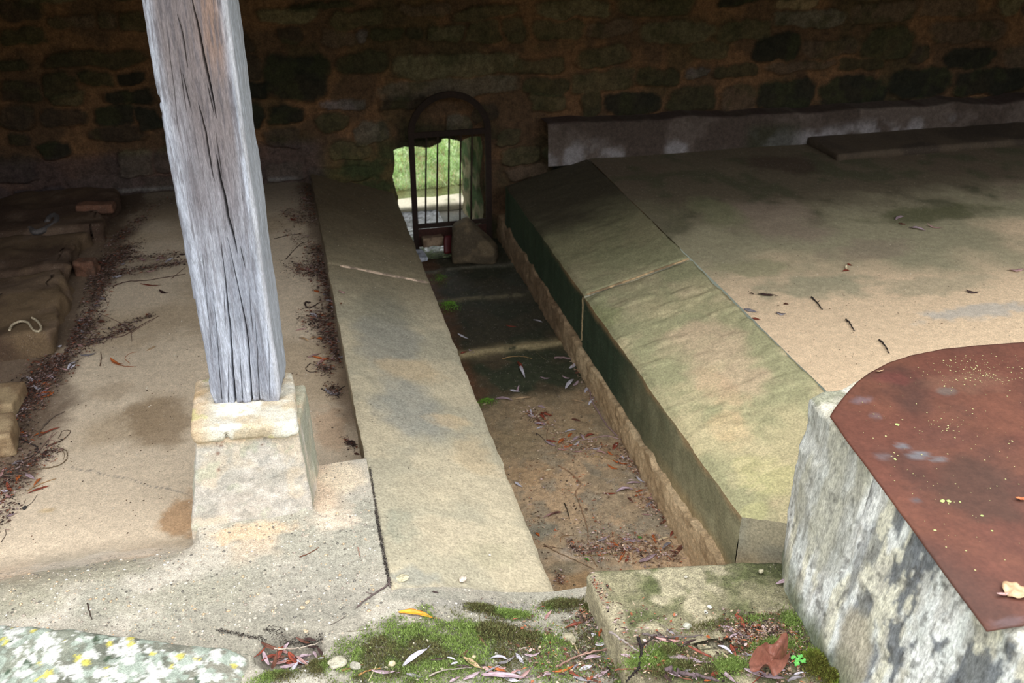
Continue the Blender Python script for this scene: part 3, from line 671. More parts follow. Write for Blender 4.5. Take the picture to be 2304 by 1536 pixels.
# ---------------------------------------------------------------- stones in front
# mossy coping across the basin mouth
def cop_extra(P, N):
    t = (P[:, 0] - .62) / .5
    P[:, 1] += -0.085 * t * (P[:, 1] > 1.45)
    P[:, 2] += (fbm(P[:, 0], P[:, 1], 0, 6, 4, 611) - .5) * .02 * (N[:, 2] > .3)
    return P
P, f = roundbox(.618, 1.30, 1.20, 1.748, -0.20, -0.004, r=.022, n=.007, amp=.007, freq=18, seed=7, extra=cop_extra)
x, y, z = P.T
C = mix(base(len(P), (134, 128, 100)), lin((92, 96, 62)), sst(.36, .56, fbm(x, y, z, 9, 5, 613)))
C = mix(C, lin((176, 166, 138)), sst(.54, .66, fbm(x, y, z, 13, 5, 615)) * .75)
C = mix(C, lin((170, 160, 132)), sst(.655, .625, x) * .8)
C = mix(C, lin((70, 80, 40)), sst(1.66, 1.72, y) * sst(.8, 1.0, x) * .6)
C = mix(C, lin((60, 62, 40)), sst(1.02, 1.10, x + (fbm(x, y, 0, 10, 3, 4) - .5) * .1) * .6)
C = mix(C, lin((92, 84, 66)), sst(.5, .62, fbm(x, y, z, 7, 4, 619)) * sst(1.52, 1.46, y) * .7)
def zcop(x, y): return 0.002 + (fbm(x, y, 0, 6, 4, 611) - .5) * .02 + 0 * np.asarray(x)
solid('coping_stone', P, f, C, 'coping', label='mossy grey-green coping stone lying across the near end of the basin', cat='stone')

# lichen-covered block at the lower left
LZ = 0.035
q1 = onz(0, 1390, LZ); q2 = onz(590, 1452, LZ)
ang = math.atan2(q2[1] - q1[1], q2[0] - q1[0])
def lic_extra(P, N):
    X = P.copy(); ca, sa = math.cos(ang), math.sin(ang)
    P = np.stack([q2[0] + X[:, 0] * ca - X[:, 1] * sa, q2[1] + X[:, 0] * sa + X[:, 1] * ca, X[:, 2]], 1)
    bump = (fbm(P[:, 0], P[:, 1], 0, 5, 4, 621) - .5) * .035 - .035 * sst(-.10, -.0, X[:, 0])
    P[:, 2] += bump * (N[:, 2] > .2); P[:, 1] += (fbm(P[:, 0], 0, 0, 5, 3, 3) - .5) * .03 * (X[:, 1] > -.1)
    return P
P, f = roundbox(-1.3, 0.0, -.45, 0.0, -0.08, LZ, r=.035, n=.0045, amp=.01, freq=12, seed=17, extra=lic_extra)
x, y, z = P.T
C = mix(base(len(P), (132, 130, 116)), lin((100, 102, 90)), sst(.4, .6, fbm(x, y, z, 8, 5, 623)))
C = mix(C, lin((128, 134, 118)), sst(.5, .62, fbm(x, y, z, 5, 5, 625)) * .6)
rl = random.Random(12)
for k in range(470):                                       # crustose lichen rosettes
    bu, bv = rl.uniform(-10, 560), rl.uniform(1390, 1545); p = onz(bu, bv, LZ)
    r = abs(rl.gauss(0, .0062)) + .002
    if rl.random() < .08: r *= 2.4
    cc = (206, 207, 198) if rl.random() < .45 else (152, 162, 148)
    if rl.random() < .10: cc = (190, 180, 84); r = min(r, .012)
    if rl.random() < .06: cc = (62, 78, 58)
    d = np.sqrt((x - p[0]) ** 2 + (y - p[1]) ** 2); i = np.where(d < r * 2.2)[0]
    if len(i) == 0: continue
    n_ = fbm(x[i], y[i], 0, 90, 4, 700 + k) - .5
    C[i] = mix(C[i], lin(cc), sst(1.15, .75, d[i] / r + n_ * 2.4) * .9)
solid('lichen_stone', P, f, C, 'lichen', label='stone block blotched with white and yellow lichen, bottom left corner', cat='stone')

# ---------------------------------------------------------------- post on its pedestal
PR = math.radians(-8); px0, py0 = -0.257, 2.247; PWD, PDP = 0.179, 0.155
fx = (math.cos(PR), math.sin(PR)); fd = (-math.sin(PR), math.cos(PR))
def on_post(u, v):
    d = ray(u, v)      # meet the front face plane
    n = fd; t = (px0 * n[0] + py0 * n[1]) / (d[0] * n[0] + d[1] * n[1])
    X, Y, Z = d[0] * t, d[1] * t, H + d[2] * t
    return ((X - px0) * fx[0] + (Y - py0) * fx[1], Z)
CR = [([(430,-12),(436,18),(445,55),(452,95),(462,140),(470,180),(478,215),(487,268)], 2.6, .03), ([(468,195),(475,228),(483,262)], 1.5, .012), ([(446,232),(455,265),(463,300),(470,345),(478,392),(483,408)], 2.2, .02),
      ([(487,350),(495,400),(505,440),(514,490),(522,520),(535,572)], 3.0, .035), ([(398,30),(408,62),(418,120),(424,158)], 1.5, .012), ([(411,165),(420,205),(430,247)], 1.5, .012),
      ([(497,545),(505,610),(512,680),(519,750),(524,830),(527,880),(530,912)], 3.0, .03), ([(510,530),(520,570),(530,620),(548,700),(558,760),(563,830),(567,920)], 2.2, .025),
      ([(478,650),(488,740),(495,850),(499,900)], 1.3, .010), ([(539,775),(542,830),(545,900)], 1.6, .012), ([(541,555),(552,606)], 1.3, .01), ([(572,690),(580,800),(584,920)], 1.3, .01),
      ([(515,800),(514,860),(513,925)], 1.8, .014), ([(404,140),(412,200),(421,260)], 1.0, .006), ([(485,300),(494,360),(500,400)], 1.1, .008), ([(503,640),(508,740)], 1.0, .006),
      ([(600,700),(606,800),(607,900)], 1.0, .006), ([(455,560),(466,680),(478,800)], .9, .005), ([(560,640),(570,760)], 1.0, .006), ([(375,60),(392,200),(402,300)], .9, .005), ([(545,900),(548,925)], 1.6, .014)]
def build_post():
    m = {'f': 230, 'r': 70, 'b': 20, 'l': 30}
    S = []; R = 0.009
    def arc(cx, cy, a0): return [(cx + R * math.cos(a0 + k * math.pi / 10), cy + R * math.sin(a0 + k * math.pi / 10), 1) for k in range(1, 5)]
    S += [(R + (PWD - 2 * R) * k / m['f'], 0, 0) for k in range(m['f'] + 1)] + arc(PWD - R, R, -math.pi / 2)
    S += [(PWD, R + (PDP - 2 * R) * k / m['r'], 0) for k in range(m['r'] + 1)] + arc(PWD - R, PDP - R, 0)
    S += [(PWD - R - (PWD - 2 * R) * k / m['b'], PDP, 0) for k in range(m['b'] + 1)] + arc(R, PDP - R, math.pi / 2)
    S += [(0, PDP - R - (PDP - 2 * R) * k / m['l'], 0) for k in range(m['l'] + 1)] + arc(R, R, math.pi)
    S = np.array([(s[0], s[1]) for s in S]); ns = len(S)
    zb = 0.305
    zs = np.concatenate([np.arange(0, 1.03, 0.0035), np.linspace(1.04, 1.575, 20)]); nz = len(zs)
    s = np.tile(S[:, 0], nz); d = np.tile(S[:, 1], nz); hh = np.repeat(zs, ns)
    foot = (fbm(s, d, 0, 26, 3, 801) - .5) * .03
    z = zb + hh + foot * sst(.06, 0, hh) + 0.0
    cx, cy = PWD / 2, PDP / 2
    nx = np.where(d < .0005, 0, np.where(s > PWD - .0005, 1, np.where(s < .0005, -1, 0))).astype(float); ny = np.where(d < .0005, -1, np.where(d > PDP - .0005, 1, 0)).astype(float)
    cr = (nx == 0) & (ny == 0); nx = np.where(cr, np.sign(s - cx) * .7, nx); ny = np.where(cr, np.sign(d - cy) * .7, ny)
    disp = (fbm(s * 14, d * 14, z * 1.6, 4, 4, 803) - .5) * .0035 + (fbm(s * 60, d * 60, z * 3, 4, 3, 805) - .5) * .002
    disp += (fbm(s * 3, d * 3, z * 6, 2, 3, 806) - .5) * .006
    disp -= 0.012 * sst(.04, 0, hh) * fbm(s, d, 0, 30, 3, 809)
    side = (s < .006) & (d < .02)
    disp -= side * sst(.56, .62, fbm(z * 12, 0, 0, 1, 3, 811)) * .006
    dark = np.zeros_like(s)
    for pts, w, dep in CR:
        q = [on_post(*p) for p in pts]; zq = np.array([p[1] for p in q])[::-1]; sq = np.array([p[0] for p in q])[::-1]
        i = np.where((d < .002) & (z > zq.min()) & (z < zq.max()))[0]
        c_ = np.interp(z[i], zq, sq) + (fbm(z[i] * 30, 0, 0, 1, 3, 813) - .5) * .0022
        t = (z[i] - zq.min()) / (zq.max() - zq.min())
        tb = 1 if zq.min() < .36 else 0
        wid = w * .00072 * np.sqrt(np.clip(4 * t * (1 - t), 0.02, 1)) if not tb else w * .00078 * np.sqrt(np.clip(1 - t, .02, 1))
        g = np.exp(-(np.abs(s[i] - c_) / wid) ** 2.5)
        disp[i] -= g * dep * .7 * np.clip(wid / (w * .0008), .3, 1); dark[i] = np.maximum(dark[i], g)
    s2 = s + nx * disp; d2 = d + ny * disp
    X = px0 + s2 * fx[0] + d2 * fd[0]; Y = py0 + s2 * fx[1] + d2 * fd[1]
    # end notches where the splits reach the foot
    C = mix(base(len(s), (182, 187, 200)), lin((150, 154, 166)), sst(.4, .62, fbm(s * 16, d * 16, z * 1.5, 3, 4, 821)))
    up = sst(.50, 1.15, z + (fbm(s * 3, d * 3, z, 3, 3, 823) - .5) * .5)
    C = mix(C, lin((118, 106, 104)), up * .9 * (d < .01) * sst(.0, .035, s) * sst(PWD - .008, PWD - .03, s))
    C = mix(C, lin((150, 118, 98)), sst(1.1, 1.25, z) * np.exp(-((s - .14) / .03) ** 2) * .6 * (d < .01))
    C = mix(C, lin((104, 98, 102)), sst(.48, .66, fbm(s * 55, d * 55, z * 4, 4, 5, 825)) * (.35 + .35 * up))
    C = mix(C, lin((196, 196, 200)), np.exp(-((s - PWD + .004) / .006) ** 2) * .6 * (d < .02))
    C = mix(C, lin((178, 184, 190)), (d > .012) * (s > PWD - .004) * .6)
    C = mix(C, lin((88, 78, 70)), sst(.012, 0, hh) * .6)
    C = mix(C, lin((70, 62, 56)), dark * .55)
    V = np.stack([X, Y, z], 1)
    i = np.arange(nz - 1)[:, None] * ns; j = np.arange(ns)[None, :]; jn = (j + 1) % ns
    Fq = np.stack([i + j, i + jn, i + ns + jn, i + ns + j], -1).reshape(-1, 4)
    n0 = len(V)
    V = np.concatenate([V, [[px0 + cx * fx[0] + cy * fd[0], py0 + cx * fx[1] + cy * fd[1], zb + .012]]]); C = np.concatenate([C, [lin((80, 70, 60))]])
    tri = np.stack([np.full(ns, n0), (np.arange(ns) + 1) % ns, np.arange(ns), np.arange(ns)], 1)
    Fs = [tuple(r) for r in Fq.tolist()] + [(n0, int((k + 1) % ns), k) for k in range(ns)]
    return V, Fs, C
V, Fs, C = build_post()
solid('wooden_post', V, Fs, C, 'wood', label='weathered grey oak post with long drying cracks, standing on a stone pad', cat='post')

# pad stone between post and pedestal
def pad_extra(P, N):
    t = (P[:, 0] + .17) / .25
    P[:, 1] += -0.02 * t + (fbm(P[:, 0], P[:, 2], 0, 16, 3, 831) - .5) * .014 * (N[:, 1] < -.3)
    P[:, 2] += (fbm(P[:, 0], P[:, 1], 0, 10, 3, 833) - .5) * .008
    d = np.abs(P[:, 0] + .222) ; P[:, 2] += 0.014 * np.exp(-(d / .006) ** 2) * (N[:, 2] < -.2) * (P[:, 1] < 2.2); P[:, 1] += .012 * np.exp(-(d / .004) ** 2) * (N[:, 1] < -.5) * (P[:, 2] < .292)
    return P
P, f = roundbox(-.308, -.043, 2.125, 2.395, .262, .309, r=.014, n=.005, amp=.007, freq=22, seed=23, extra=pad_extra)
x, y, z = P.T
C = mix(base(len(P), (206, 199, 180)), lin((194, 178, 150)), sst(.42, .6, fbm(x, y, z, 14, 4, 835)))
C = mix(C, lin((232, 228, 214)), sst(.5, .64, fbm(x, y, z, 18, 4, 837)) * .8)
C = mix(C, lin((196, 160, 112)), sst(-.24, -.30, x) * .6)
C = mix(C, lin((202, 198, 130)), sst(.66, .70, fbm(x, y, z, 26, 3, 839)) * .5)
solid('pad_stone', P, f, C, 'stone', label='thin flat pale stone wedged between the oak post and its pedestal', cat='stone')

# pedestal: wider at the foot
def ped_extra(P, N):
    t = np.clip(P[:, 2] / .268, 0, 1)
    xl = -.352 + .052 * t; xr = -.033 - .012 * t; xr2 = -.002 - .014 * t
    u = (P[:, 0] + .352) / .319; v = (P[:, 1] - 2.14) / .20
    R = xr * (1 - np.clip(v, 0, 1)) + xr2 * np.clip(v, 0, 1)
    P[:, 0] = xl + (R - xl) * u
    P[:, 1] += -0.0 + 0.02 * np.clip(u - .5, -1, 1) * 0
    return P
P, f = roundbox(-.352, -.033, 2.142, 2.365, -0.12, .268, r=.008, n=.005, amp=.006, freq=20, seed=29, extra=ped_extra)
x, y, z = P.T
C = mix(base(len(P), (206, 198, 186)), lin((190, 184, 172)), sst(.4, .6, fbm(x, y, z, 16, 5, 841)))
C = mix(C, lin((222, 204, 178)), sst(.48, .64, fbm(x, y, z, 14, 4, 843)) * .6)
C = mix(C, lin((220, 190, 148)), sst(.24, .262, z) * .6)
C = mix(C, lin((190, 194, 168)), sst(.58, .66, fbm(x, y, z, 18, 4, 845)) * .5)
C = mix(C, lin((150, 150, 142)), sst(.56, .66, fbm(x, y, z, 45, 3, 847)) * .4)
rt = (x > -.05 + .0) & (y > 2.15)
C = mix(C, lin((160, 162, 142)), rt * sst(.35, .6, fbm(x, y * 4, z * .7, 8, 4, 849)) * .8)
for (u_, v_, r_) in ((490, 1020, .006), (497, 1003, .005), (492, 1058, .005), (488, 998, .004), (590, 1002, .004), (500, 995, .004)):
    p = ony(u_, v_, 2.14); d = np.sqrt((x - p[0]) ** 2 + (z - p[2]) ** 2); C = mix(C, lin((130, 92, 74)), sst(r_ * 1.3, r_ * .5, d) * (y < 2.16) * .8)
solid('pedestal', P, f, C, 'stone', label='squared pale limestone pedestal under the oak post, wider at its foot', cat='stone block')

# ---------------------------------------------------------------- well curb and its rusted cover
CZ = 0.490
def curb():
    # plan outline (anticlockwise seen from above, starting at the near left foot), battered face to the left
    out = [(1.055, 0.80), (1.072, 1.00), (1.092, 1.25), (1.104, 1.45), (1.110, 1.60), (1.116, 1.655), (1.15, 1.672), (1.20, 1.672), (1.26, 1.706), (1.35, 1.738), (1.45, 1.758), (1.60, 1.768), (1.76, 1.757), (1.95, 1.72), (2.1, 1.6), (2.15, 1.3), (2.15, .80)]
    pts = [Vector((p[0], p[1], 0)) for p in out]; ring = []
    for i in range(len(pts)):
        a = pts[i]; b = pts[(i + 1) % len(pts)]; n = max(1, int((b - a).length / .007))
        if i == len(pts) - 1: n = 150
        for k in range(n): ring.append(a.lerp(b, k / n))
    ring = np.array([(p.x, p.y) for p in ring]); nr = len(ring)
    nx = np.roll(ring, -3, 0) - np.roll(ring, 3, 0); nx = nx / np.linalg.norm(nx, axis=1, keepdims=True); nn = np.stack([-nx[:, 1], nx[:, 0]], 1)   # outward
    zs = np.linspace(-0.006, CZ, 82); V = []
    for z in zs:
        t = (CZ - z) / CZ
        foot = np.interp(ring[:, 1], [.8, 1.27, 1.45, 1.57, 1.64, 1.66], [.065, .062, .050, .022, -.004, -.01])
        o = foot * t ** 1.3 * (nn[:, 0] < -.3) * (ring[:, 0] < 1.2) - .01 * t * (nn[:, 1] > .5)
        bulge = 0.012 * sst(.40, .34, z) * sst(1.40, 1.52, ring[:, 1]) * (nn[:, 0] < -.3) * (ring[:, 0] < 1.2)
        rr = 0.012 * sst(.012, 0, CZ - z)
        nse = (fbm(ring[:, 0], ring[:, 1], z, 12, 4, 851) - .5) * .012 + (fbm(ring[:, 0], ring[:, 1], z, 45, 3, 853) - .5) * .006
        jd = np.abs(ring[:, 1] - (1.372 + .03 * (z - .3)) + (fbm(z * 8, 0, 0, 1, 3, 5) - .5) * .012)
        jn = .014 * np.exp(-(jd / .005) ** 2) * sst(.18, .26, z) * (nn[:, 0] < -.5)
        P = ring + nn * (o + bulge - rr + nse - jn)[:, None]
        V.append(np.column_stack([P, np.full(nr, z)]))
    # top, closing inwards
    cen = np.array([1.6, 1.25])
    for s in (0.985, 0.96, 0.9, 0.7, 0.4, 0.05):
        P = cen + (V[81][:, :2] - cen) * s
        V.append(np.column_stack([P, np.full(nr, CZ) + (fbm(P[:, 0], P[:, 1], 0, 20, 3, 3) - .5) * .004]))
    L = len(V); V = np.concatenate(V)
    i = np.arange(L - 1)[:, None] * nr; j = np.arange(nr)[None]; jn = (j + 1) % nr
    Fq = np.stack([i + j, i + ns_(jn), i + nr + jn, i + nr + j], -1).reshape(-1, 4)[:, ::-1]
    return V, Fq
def ns_(a): return a
V, Fq = curb(); x, y, z = V.T
C = mix(base(len(V), (236, 237, 232)), lin((222, 225, 220)), sst(.42, .6, fbm(x * 3, y * 3, z, 6, 5, 861)))
C = mix(C, lin((218, 212, 184)), sst(.48, .58, fbm(x, y * 1.6, z * .5, 13, 5, 863)) * .7)
C = mix(C, lin((172, 168, 158)), sst(.51, .56, fbm(x * 3, y * 3, z * .7, 18, 6, 865)) * .5)
C = mix(C, lin((92, 98, 106)), sst(.53, .58, fbm(x * 2.6, y * 2.6, z * .8, 11, 6, 867)) * sst(1.45, 1.22, y) * .85)
C = mix(C, lin((84, 82, 78)), sst(.62, .66, fbm(x * 3, y * 3, z, 32, 4, 868)) * .6)
C = mix(C, lin((158, 158, 146)), sst(.14, .22, z + (fbm(x, y, z, 9, 5, 7) - .5) * .22) * sst(1.37, 1.39, y) * sst(1.68, 1.63, y) * .6)
C = mix(C, lin((176, 168, 148)), sst(1.0, .6, np.sqrt(((y - 1.24) / .07) ** 2 + ((z - .10) / .15) ** 2) + (fbm(x, y, z, 14, 4, 6) - .5)) * (x < 1.2) * .9)
C = mix(C, lin((200, 190, 160)), sst(.47, .49, z) * .5)
C = mix(C, lin((96, 104, 74)), sst(.10, .0, z + (fbm(x, y, z, 12, 4, 869) - .5) * .12) * .85)
C = mix(C, lin((120, 122, 100)), (z > CZ - .008) * (y > 1.62) * (x < 1.2) * .8)
solid('well_curb', V, Fq, C, 'curbstone', label='thick white pitted limestone curb carrying the rusted steel cover', cat='well curb')
# cover plate
PZ = CZ + .016
edge = [onz(u, v, PZ)[:2] for u, v in [(2221, 1419), (2120, 1284), (2036, 1166), (1950, 1048), (1908, 992), (1868, 934), (1880, 914), (1902, 888), (1926, 862), (1956, 840), (2000, 816), (2050, 800), (2120, 786), (2200, 777), (2304, 770)]]
edge += [(1.86, 1.70), (1.98, 1.63), (2.07, 1.5), (2.1, 1.3), (2.1, 1.1), (2.06, .90), (1.6, .90), (1.3, .90)]
def plate():
    pts = []
    for i in range(len(edge)):
        a = np.array(edge[i]); b = np.array(edge[(i + 1) % len(edge)]); n = max(1, int(np.linalg.norm(b - a) / .012))
        for k in range(n): pts.append(a + (b - a) * k / n)
    ring = np.array(pts); nr = len(ring); cen = np.array([1.58, 1.28])
    w = (fbm(ring[:, 0], ring[:, 1], 0, 40, 2, 3) - .5) * .003
    ring = ring + (ring - cen) * w[:, None]
    V = []
    lv = np.concatenate([[1.0], np.linspace(.99, .02, 75)])
    for s in lv:
        P = cen + (ring - cen) * s
        V.append(np.column_stack([P, PZ + (fbm(P[:, 0], P[:, 1], 0, 3, 3, 871) - .5) * .010]))
    P = ring; V = [np.column_stack([ring, V[0][:, 2] - .004])] + V
    L = len(V); V = np.concatenate(V); i = np.arange(L - 1)[:, None] * nr; j = np.arange(nr)[None]; jn = (j + 1) % nr
    Fq = np.stack([i + j, i + jn, i + nr + jn, i + nr + j], -1).reshape(-1, 4)[:, ::-1]
    return V, Fq
V, Fq = plate(); x, y, z = V.T
C = mix(base(len(V), (90, 54, 42)), lin((72, 47, 38)), sst(.35, .68, fbm(x, y, 0, 6, 7, 873)))
C = mix(C, lin((100, 62, 46)), sst(.5, .75, fbm(x, y, 0, 8, 7, 875)) * .6)
dd = pb(2210, 1100, PZ, 110, 110, (70, 48, 38), .85)
C = stains(x, y, C, [dd, pb(2120, 980, PZ, 90, 40, (84, 52, 42), .6), pb(2170, 860, PZ, 120, 30, (106, 74, 58), .6), pb(2010, 850, PZ, 60, 20, (96, 50, 44), .5)], 880)
C = stains(x, y, C, [pb(2030, 1003, PZ, 22, 8, (98, 96, 98), .9), pb(2070, 1022, PZ, 34, 10, (98, 96, 98), .9), pb(2110, 1032, PZ, 26, 7, (98, 94, 94), .8), pb(1990, 1025, PZ, 24, 9, (92, 82, 82), .7),
                      pb(1940, 900, PZ, 30, 8, (100, 88, 92), .6), pb(1970, 935, PZ, 16, 8, (96, 86, 88), .5), pb(2060, 1125, PZ, 14, 6, (80, 80, 82), .7), pb(2270, 1400, PZ, 60, 9, (96, 78, 78), .6), pb(2130, 880, PZ, 26, 10, (92, 86, 80), .6)], 900, warp=.35)
solid('steel_cover', V, Fq, C, 'rust', label='rounded rust-brown sheet steel cover lying on the white curb', cat='cover plate')

zpl = lambda x, y: PZ + (fbm(x, y, 0, 3, 3, 871) - .5) * .010 + .0006
def discs(name, spots, zf, c, label, cat, flat=.25, kind='stuff'):
    V = []; Fs = []; C = []; o = 0; rr = random.Random(2)
    for (x, y, r) in spots:
        z = float(zf(x, y)); n = 8; rad = [r * rr.uniform(.7, 1.25) for _ in range(n)]
        V += [(x, y, z + r * flat)] + [(x + rad[i] * math.cos(i * math.pi / 4), y + rad[i] * math.sin(i * math.pi / 4), z) for i in range(n)]
        Fs += [(o, o + 1 + i, o + 1 + (i + 1) % n) for i in range(n)]; C += [lin(c) * rr.uniform(.7, 1.15)] * (n + 1); o += n + 1
    link(name, mesh_np(name, np.array(V), np.array(Fs), np.array(C), 'pebble'), label=label, cat=cat, kind=kind)
rl = random.Random(31); sp = []
for k in range(420):
    if rl.random() < .5: u, v = rl.gauss(2195, 50), rl.gauss(838, 18)
    elif rl.random() < .3: u, v = rl.gauss(2130, 30), rl.gauss(955, 14)
    else: u, v = rl.uniform(1930, 2300), rl.uniform(800, 1330)
    if v < 795 + max(0, 2080 - u) * .5: continue
    if u < 1900 + (v - 930) * .74: continue
    p = onz(u, v, PZ); sp.append((p[0], p[1], .0006 + .0016 * rl.random() ** 2.5))
discs('crumb_specks', sp, zpl, (176, 170, 118), 'tiny pale specks scattered over the rusted cover', 'specks')
sp = [onz(u, v, PZ)[:2] + (r,) for u, v, r in ((2120, 1127, .0048), (2134, 1127, .0042), (2209, 1160, .0034), (2018, 953, .0055), (2103, 1195, .0024), (2014, 1032, .003), (2160, 1129, .002), (2232, 1195, .0022))]
discs('green_scales', sp, zpl, (166, 182, 112), 'small round yellow-green scales stuck on the rusted cover', 'specks')
# ---------------------------------------------------------------- iron grille
gr = bpy.data.objects.new('iron_grille', None); scn.collection.objects.link(gr)
GY = 5.00; gb = ony(932, 512, GY); gt = ony(1015, 212, GY); GX0 = gb[0] + .008; GX1 = ony(1098, 310, GY)[0]; GZ0 = gb[2]; GS = ony(932, 305, GY)[2]
gr.location = ((GX0 + GX1) / 2, GY, ZB)
gr['label'] = 'round-topped rusty iron grille standing before the bright opening'; gr['category'] = 'grille'
def flatbar(name, path, w, t, col=(36, 27, 22), label=None):
    """path in x-z, bar w wide across the path and t thick in y"""
    V = []; n = len(path)
    for i, (x, z) in enumerate(path):
        a = path[max(0, i - 1)]; b = path[min(n - 1, i + 1)]; L = math.hypot(b[0] - a[0], b[1] - a[1]); nx, nz = -(b[1] - a[1]) / L, (b[0] - a[0]) / L
        for s, q in ((-1, -1), (1, -1), (1, 1), (-1, 1)): V.append((x + nx * w / 2 * s, GY + q * t / 2, z + nz * w / 2 * s))
    Fs = []
    for i in range(n - 1):
        for k in range(4): Fs.append((i * 4 + k, i * 4 + (k + 1) % 4, i * 4 + 4 + (k + 1) % 4, i * 4 + 4 + k))
    Fs += [(3, 2, 1, 0), (n * 4 - 4, n * 4 - 3, n * 4 - 2, n * 4 - 1)]
    V = np.array(V); C = mix(base(len(V), col), lin((56, 38, 28)), fbm(V[:, 0], V[:, 2], 0, 20, 3, 4) * .6)
    return solid(name, V, Fs, C, 'iron', smooth=False, parent=gr, label=label)
flatbar('stile', [(GX0, ZB + .02), (GX0, GS)], .031, .012)
flatbar('stile', [(GX1, ZB + .02), (GX1, GS)], .034, .012)
R_ = (GX1 - GX0) / 2; cxg = (GX0 + GX1) / 2; hz = gt[2] - GS
flatbar('arch', [(cxg - R_ * math.cos(a), GS + hz * math.sin(a)) for a in [math.pi * k / 28 for k in range(29)]], .034, .012)
flatbar('top_rail', [(GX0, GS), (GX1, GS)], .030, .010)
flatbar('bottom_rail', [(GX0, GZ0 + .005), (GX1, GZ0 + .005)], .026, .010)
flatbar('kick_plate', [((GX0 + .01), (GZ0 + ZB) / 2 + .01), (GX1 - .01, (GZ0 + ZB) / 2 + .01)], .105, .006, col=(66, 36, 30), label='dark red rusty plate along the foot of the grille')
for u in (958.5, 984, 1010, 1036, 1061):
    xx = ony(u, 430, GY)[0]; xt = ony(u + 1.5, 320, GY)[0]; xb = ony(u - 1, 505, GY)[0]
    V, Fs = tube([(xt, GY, GS), (xx, GY - .002, -.1), (xb, GY, GZ0)], [.0048, .005, .0052], 7)
    solid('bar', V, Fs, base(len(V), (52, 38, 30)), 'iron', parent=gr)

# things lying before the grille
def rockthing(name, cx, cy, z0, sx, sy, sz, c1, c2, label, cat, seed, rot=0, tilt=0, mat='stone', group=None, amp=.18, r=.3, n=14, kind=None):
    mx = max(sx, sy, sz)
    P, f = roundbox(-sx / 2, sx / 2, -sy / 2, sy / 2, 0, sz, r=min(sx, sy, sz) * r, n=mx / n, amp=min(sx, sy, sz) * amp, freq=3.0 / mx, seed=seed)
    C = mix(base(len(P), c1), lin(c2), sst(.38, .62, fbm(P[:, 0], P[:, 1], P[:, 2], 4 / mx, 4, seed + 1)))
    me = mesh_np(name, P, f, C, mat); o = link(name, me, label=label, cat=cat, group=group, kind=kind, loc=(cx, cy, z0)); o.rotation_euler = (tilt, 0, rot); return o
def lean_extra(P, N):
    t = (P[:, 0] + .125) / .25
    P[:, 2] *= 1.0 - .62 * sst(.25, 1.1, t) - .12 * sst(.3, 0, t)
    P[:, 1] += P[:, 2] * .45
    return P
P, f = roundbox(-.125, .125, -.05, .05, 0, .22, r=.03, n=.007, amp=.018, freq=12, seed=41, extra=lean_extra)
C = mix(base(len(P), (104, 90, 68)), lin((76, 66, 50)), sst(.4, .6, fbm(P[:, 0], P[:, 1], P[:, 2], 14, 4, 42)))
lo = link('leaning_stone', mesh_np('leaning_stone', P, f, C, 'stone'), label='rough brown stone leaning against the foot of the grille', cat='stone', loc=(.965, 4.80, ZB - .005)); lo.rotation_euler = (0, 0, -.25)
p = onz(958, 545, ZB)
rockthing('brick', 0.760, 4.965, ZB + .05, .12, .05, .055, (150, 128, 104), (120, 98, 78), 'small pale brick lying at the foot of the grille', 'brick', 43, rot=.05, n=20, r=.15)
P, f = roundbox(-.024, .024, -.010, .010, 0, .10, r=.01, n=.006, amp=.004, seed=5)
P[:, 0] += (P[:, 2] / .16) ** 2 * .05
rp = link('plastic_scrap', mesh_np('plastic_scrap', P, f, mix(base(len(P), (92, 26, 28)), lin((64, 22, 24)), fbm(P[:, 0], P[:, 1], P[:, 2], 20, 3, 3)), 'plastic'), label='dark red scrap wedged between grille and leaning stone', cat='scrap', loc=(0.835, 4.88, ZB + .03))
rp.rotation_euler = (-.5, 0, .2)
rockthing('foam_lump', 0.655, 4.905, ZB + .008, .11, .14, .028, (196, 200, 210), (120, 124, 130), 'whitish lump glistening in the puddle before the grille', 'lump', 47, rot=.1, r=.4, amp=.3)
# the dark ledge of stones on the left, seen past the post
LB = -0.10
ledge = [((-1.95, -0.925), (3.42, 4.02), 'largest brown slab of the left ledge, with the white rope on it'), ((-1.95, -.93), (4.03, 4.45), 'brown slab of the left ledge behind the one with the rope'),
         ((-1.95, -.84), (4.46, 5.02), 'farthest dark slab of the left ledge, up against the back wall')]
for k, ((xa, xb), (ya, yb), lb) in enumerate(ledge):
    def ex(P, N, k=k, xb=xb):
        P[:, 0] += (fbm(P[:, 1], P[:, 2], 0, 6, 4, 900 + k) - .5) * .15 * (P[:, 0] > xb - .05)
        P[:, 2] += (fbm(P[:, 0], P[:, 1], 0, 5, 5, 905 + k) - .5) * .05 * (N[:, 2] > .2)
        return P
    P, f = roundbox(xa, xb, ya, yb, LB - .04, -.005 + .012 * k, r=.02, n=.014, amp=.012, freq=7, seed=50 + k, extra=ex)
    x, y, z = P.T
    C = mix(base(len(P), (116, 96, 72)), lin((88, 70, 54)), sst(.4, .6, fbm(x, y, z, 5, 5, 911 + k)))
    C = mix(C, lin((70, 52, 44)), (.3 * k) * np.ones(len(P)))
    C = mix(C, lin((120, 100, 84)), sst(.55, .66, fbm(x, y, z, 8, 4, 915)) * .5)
    solid('ledge_stone', P, f, C, 'stone', label=lb, cat='stone', group='flat stones of the ledge on the left')
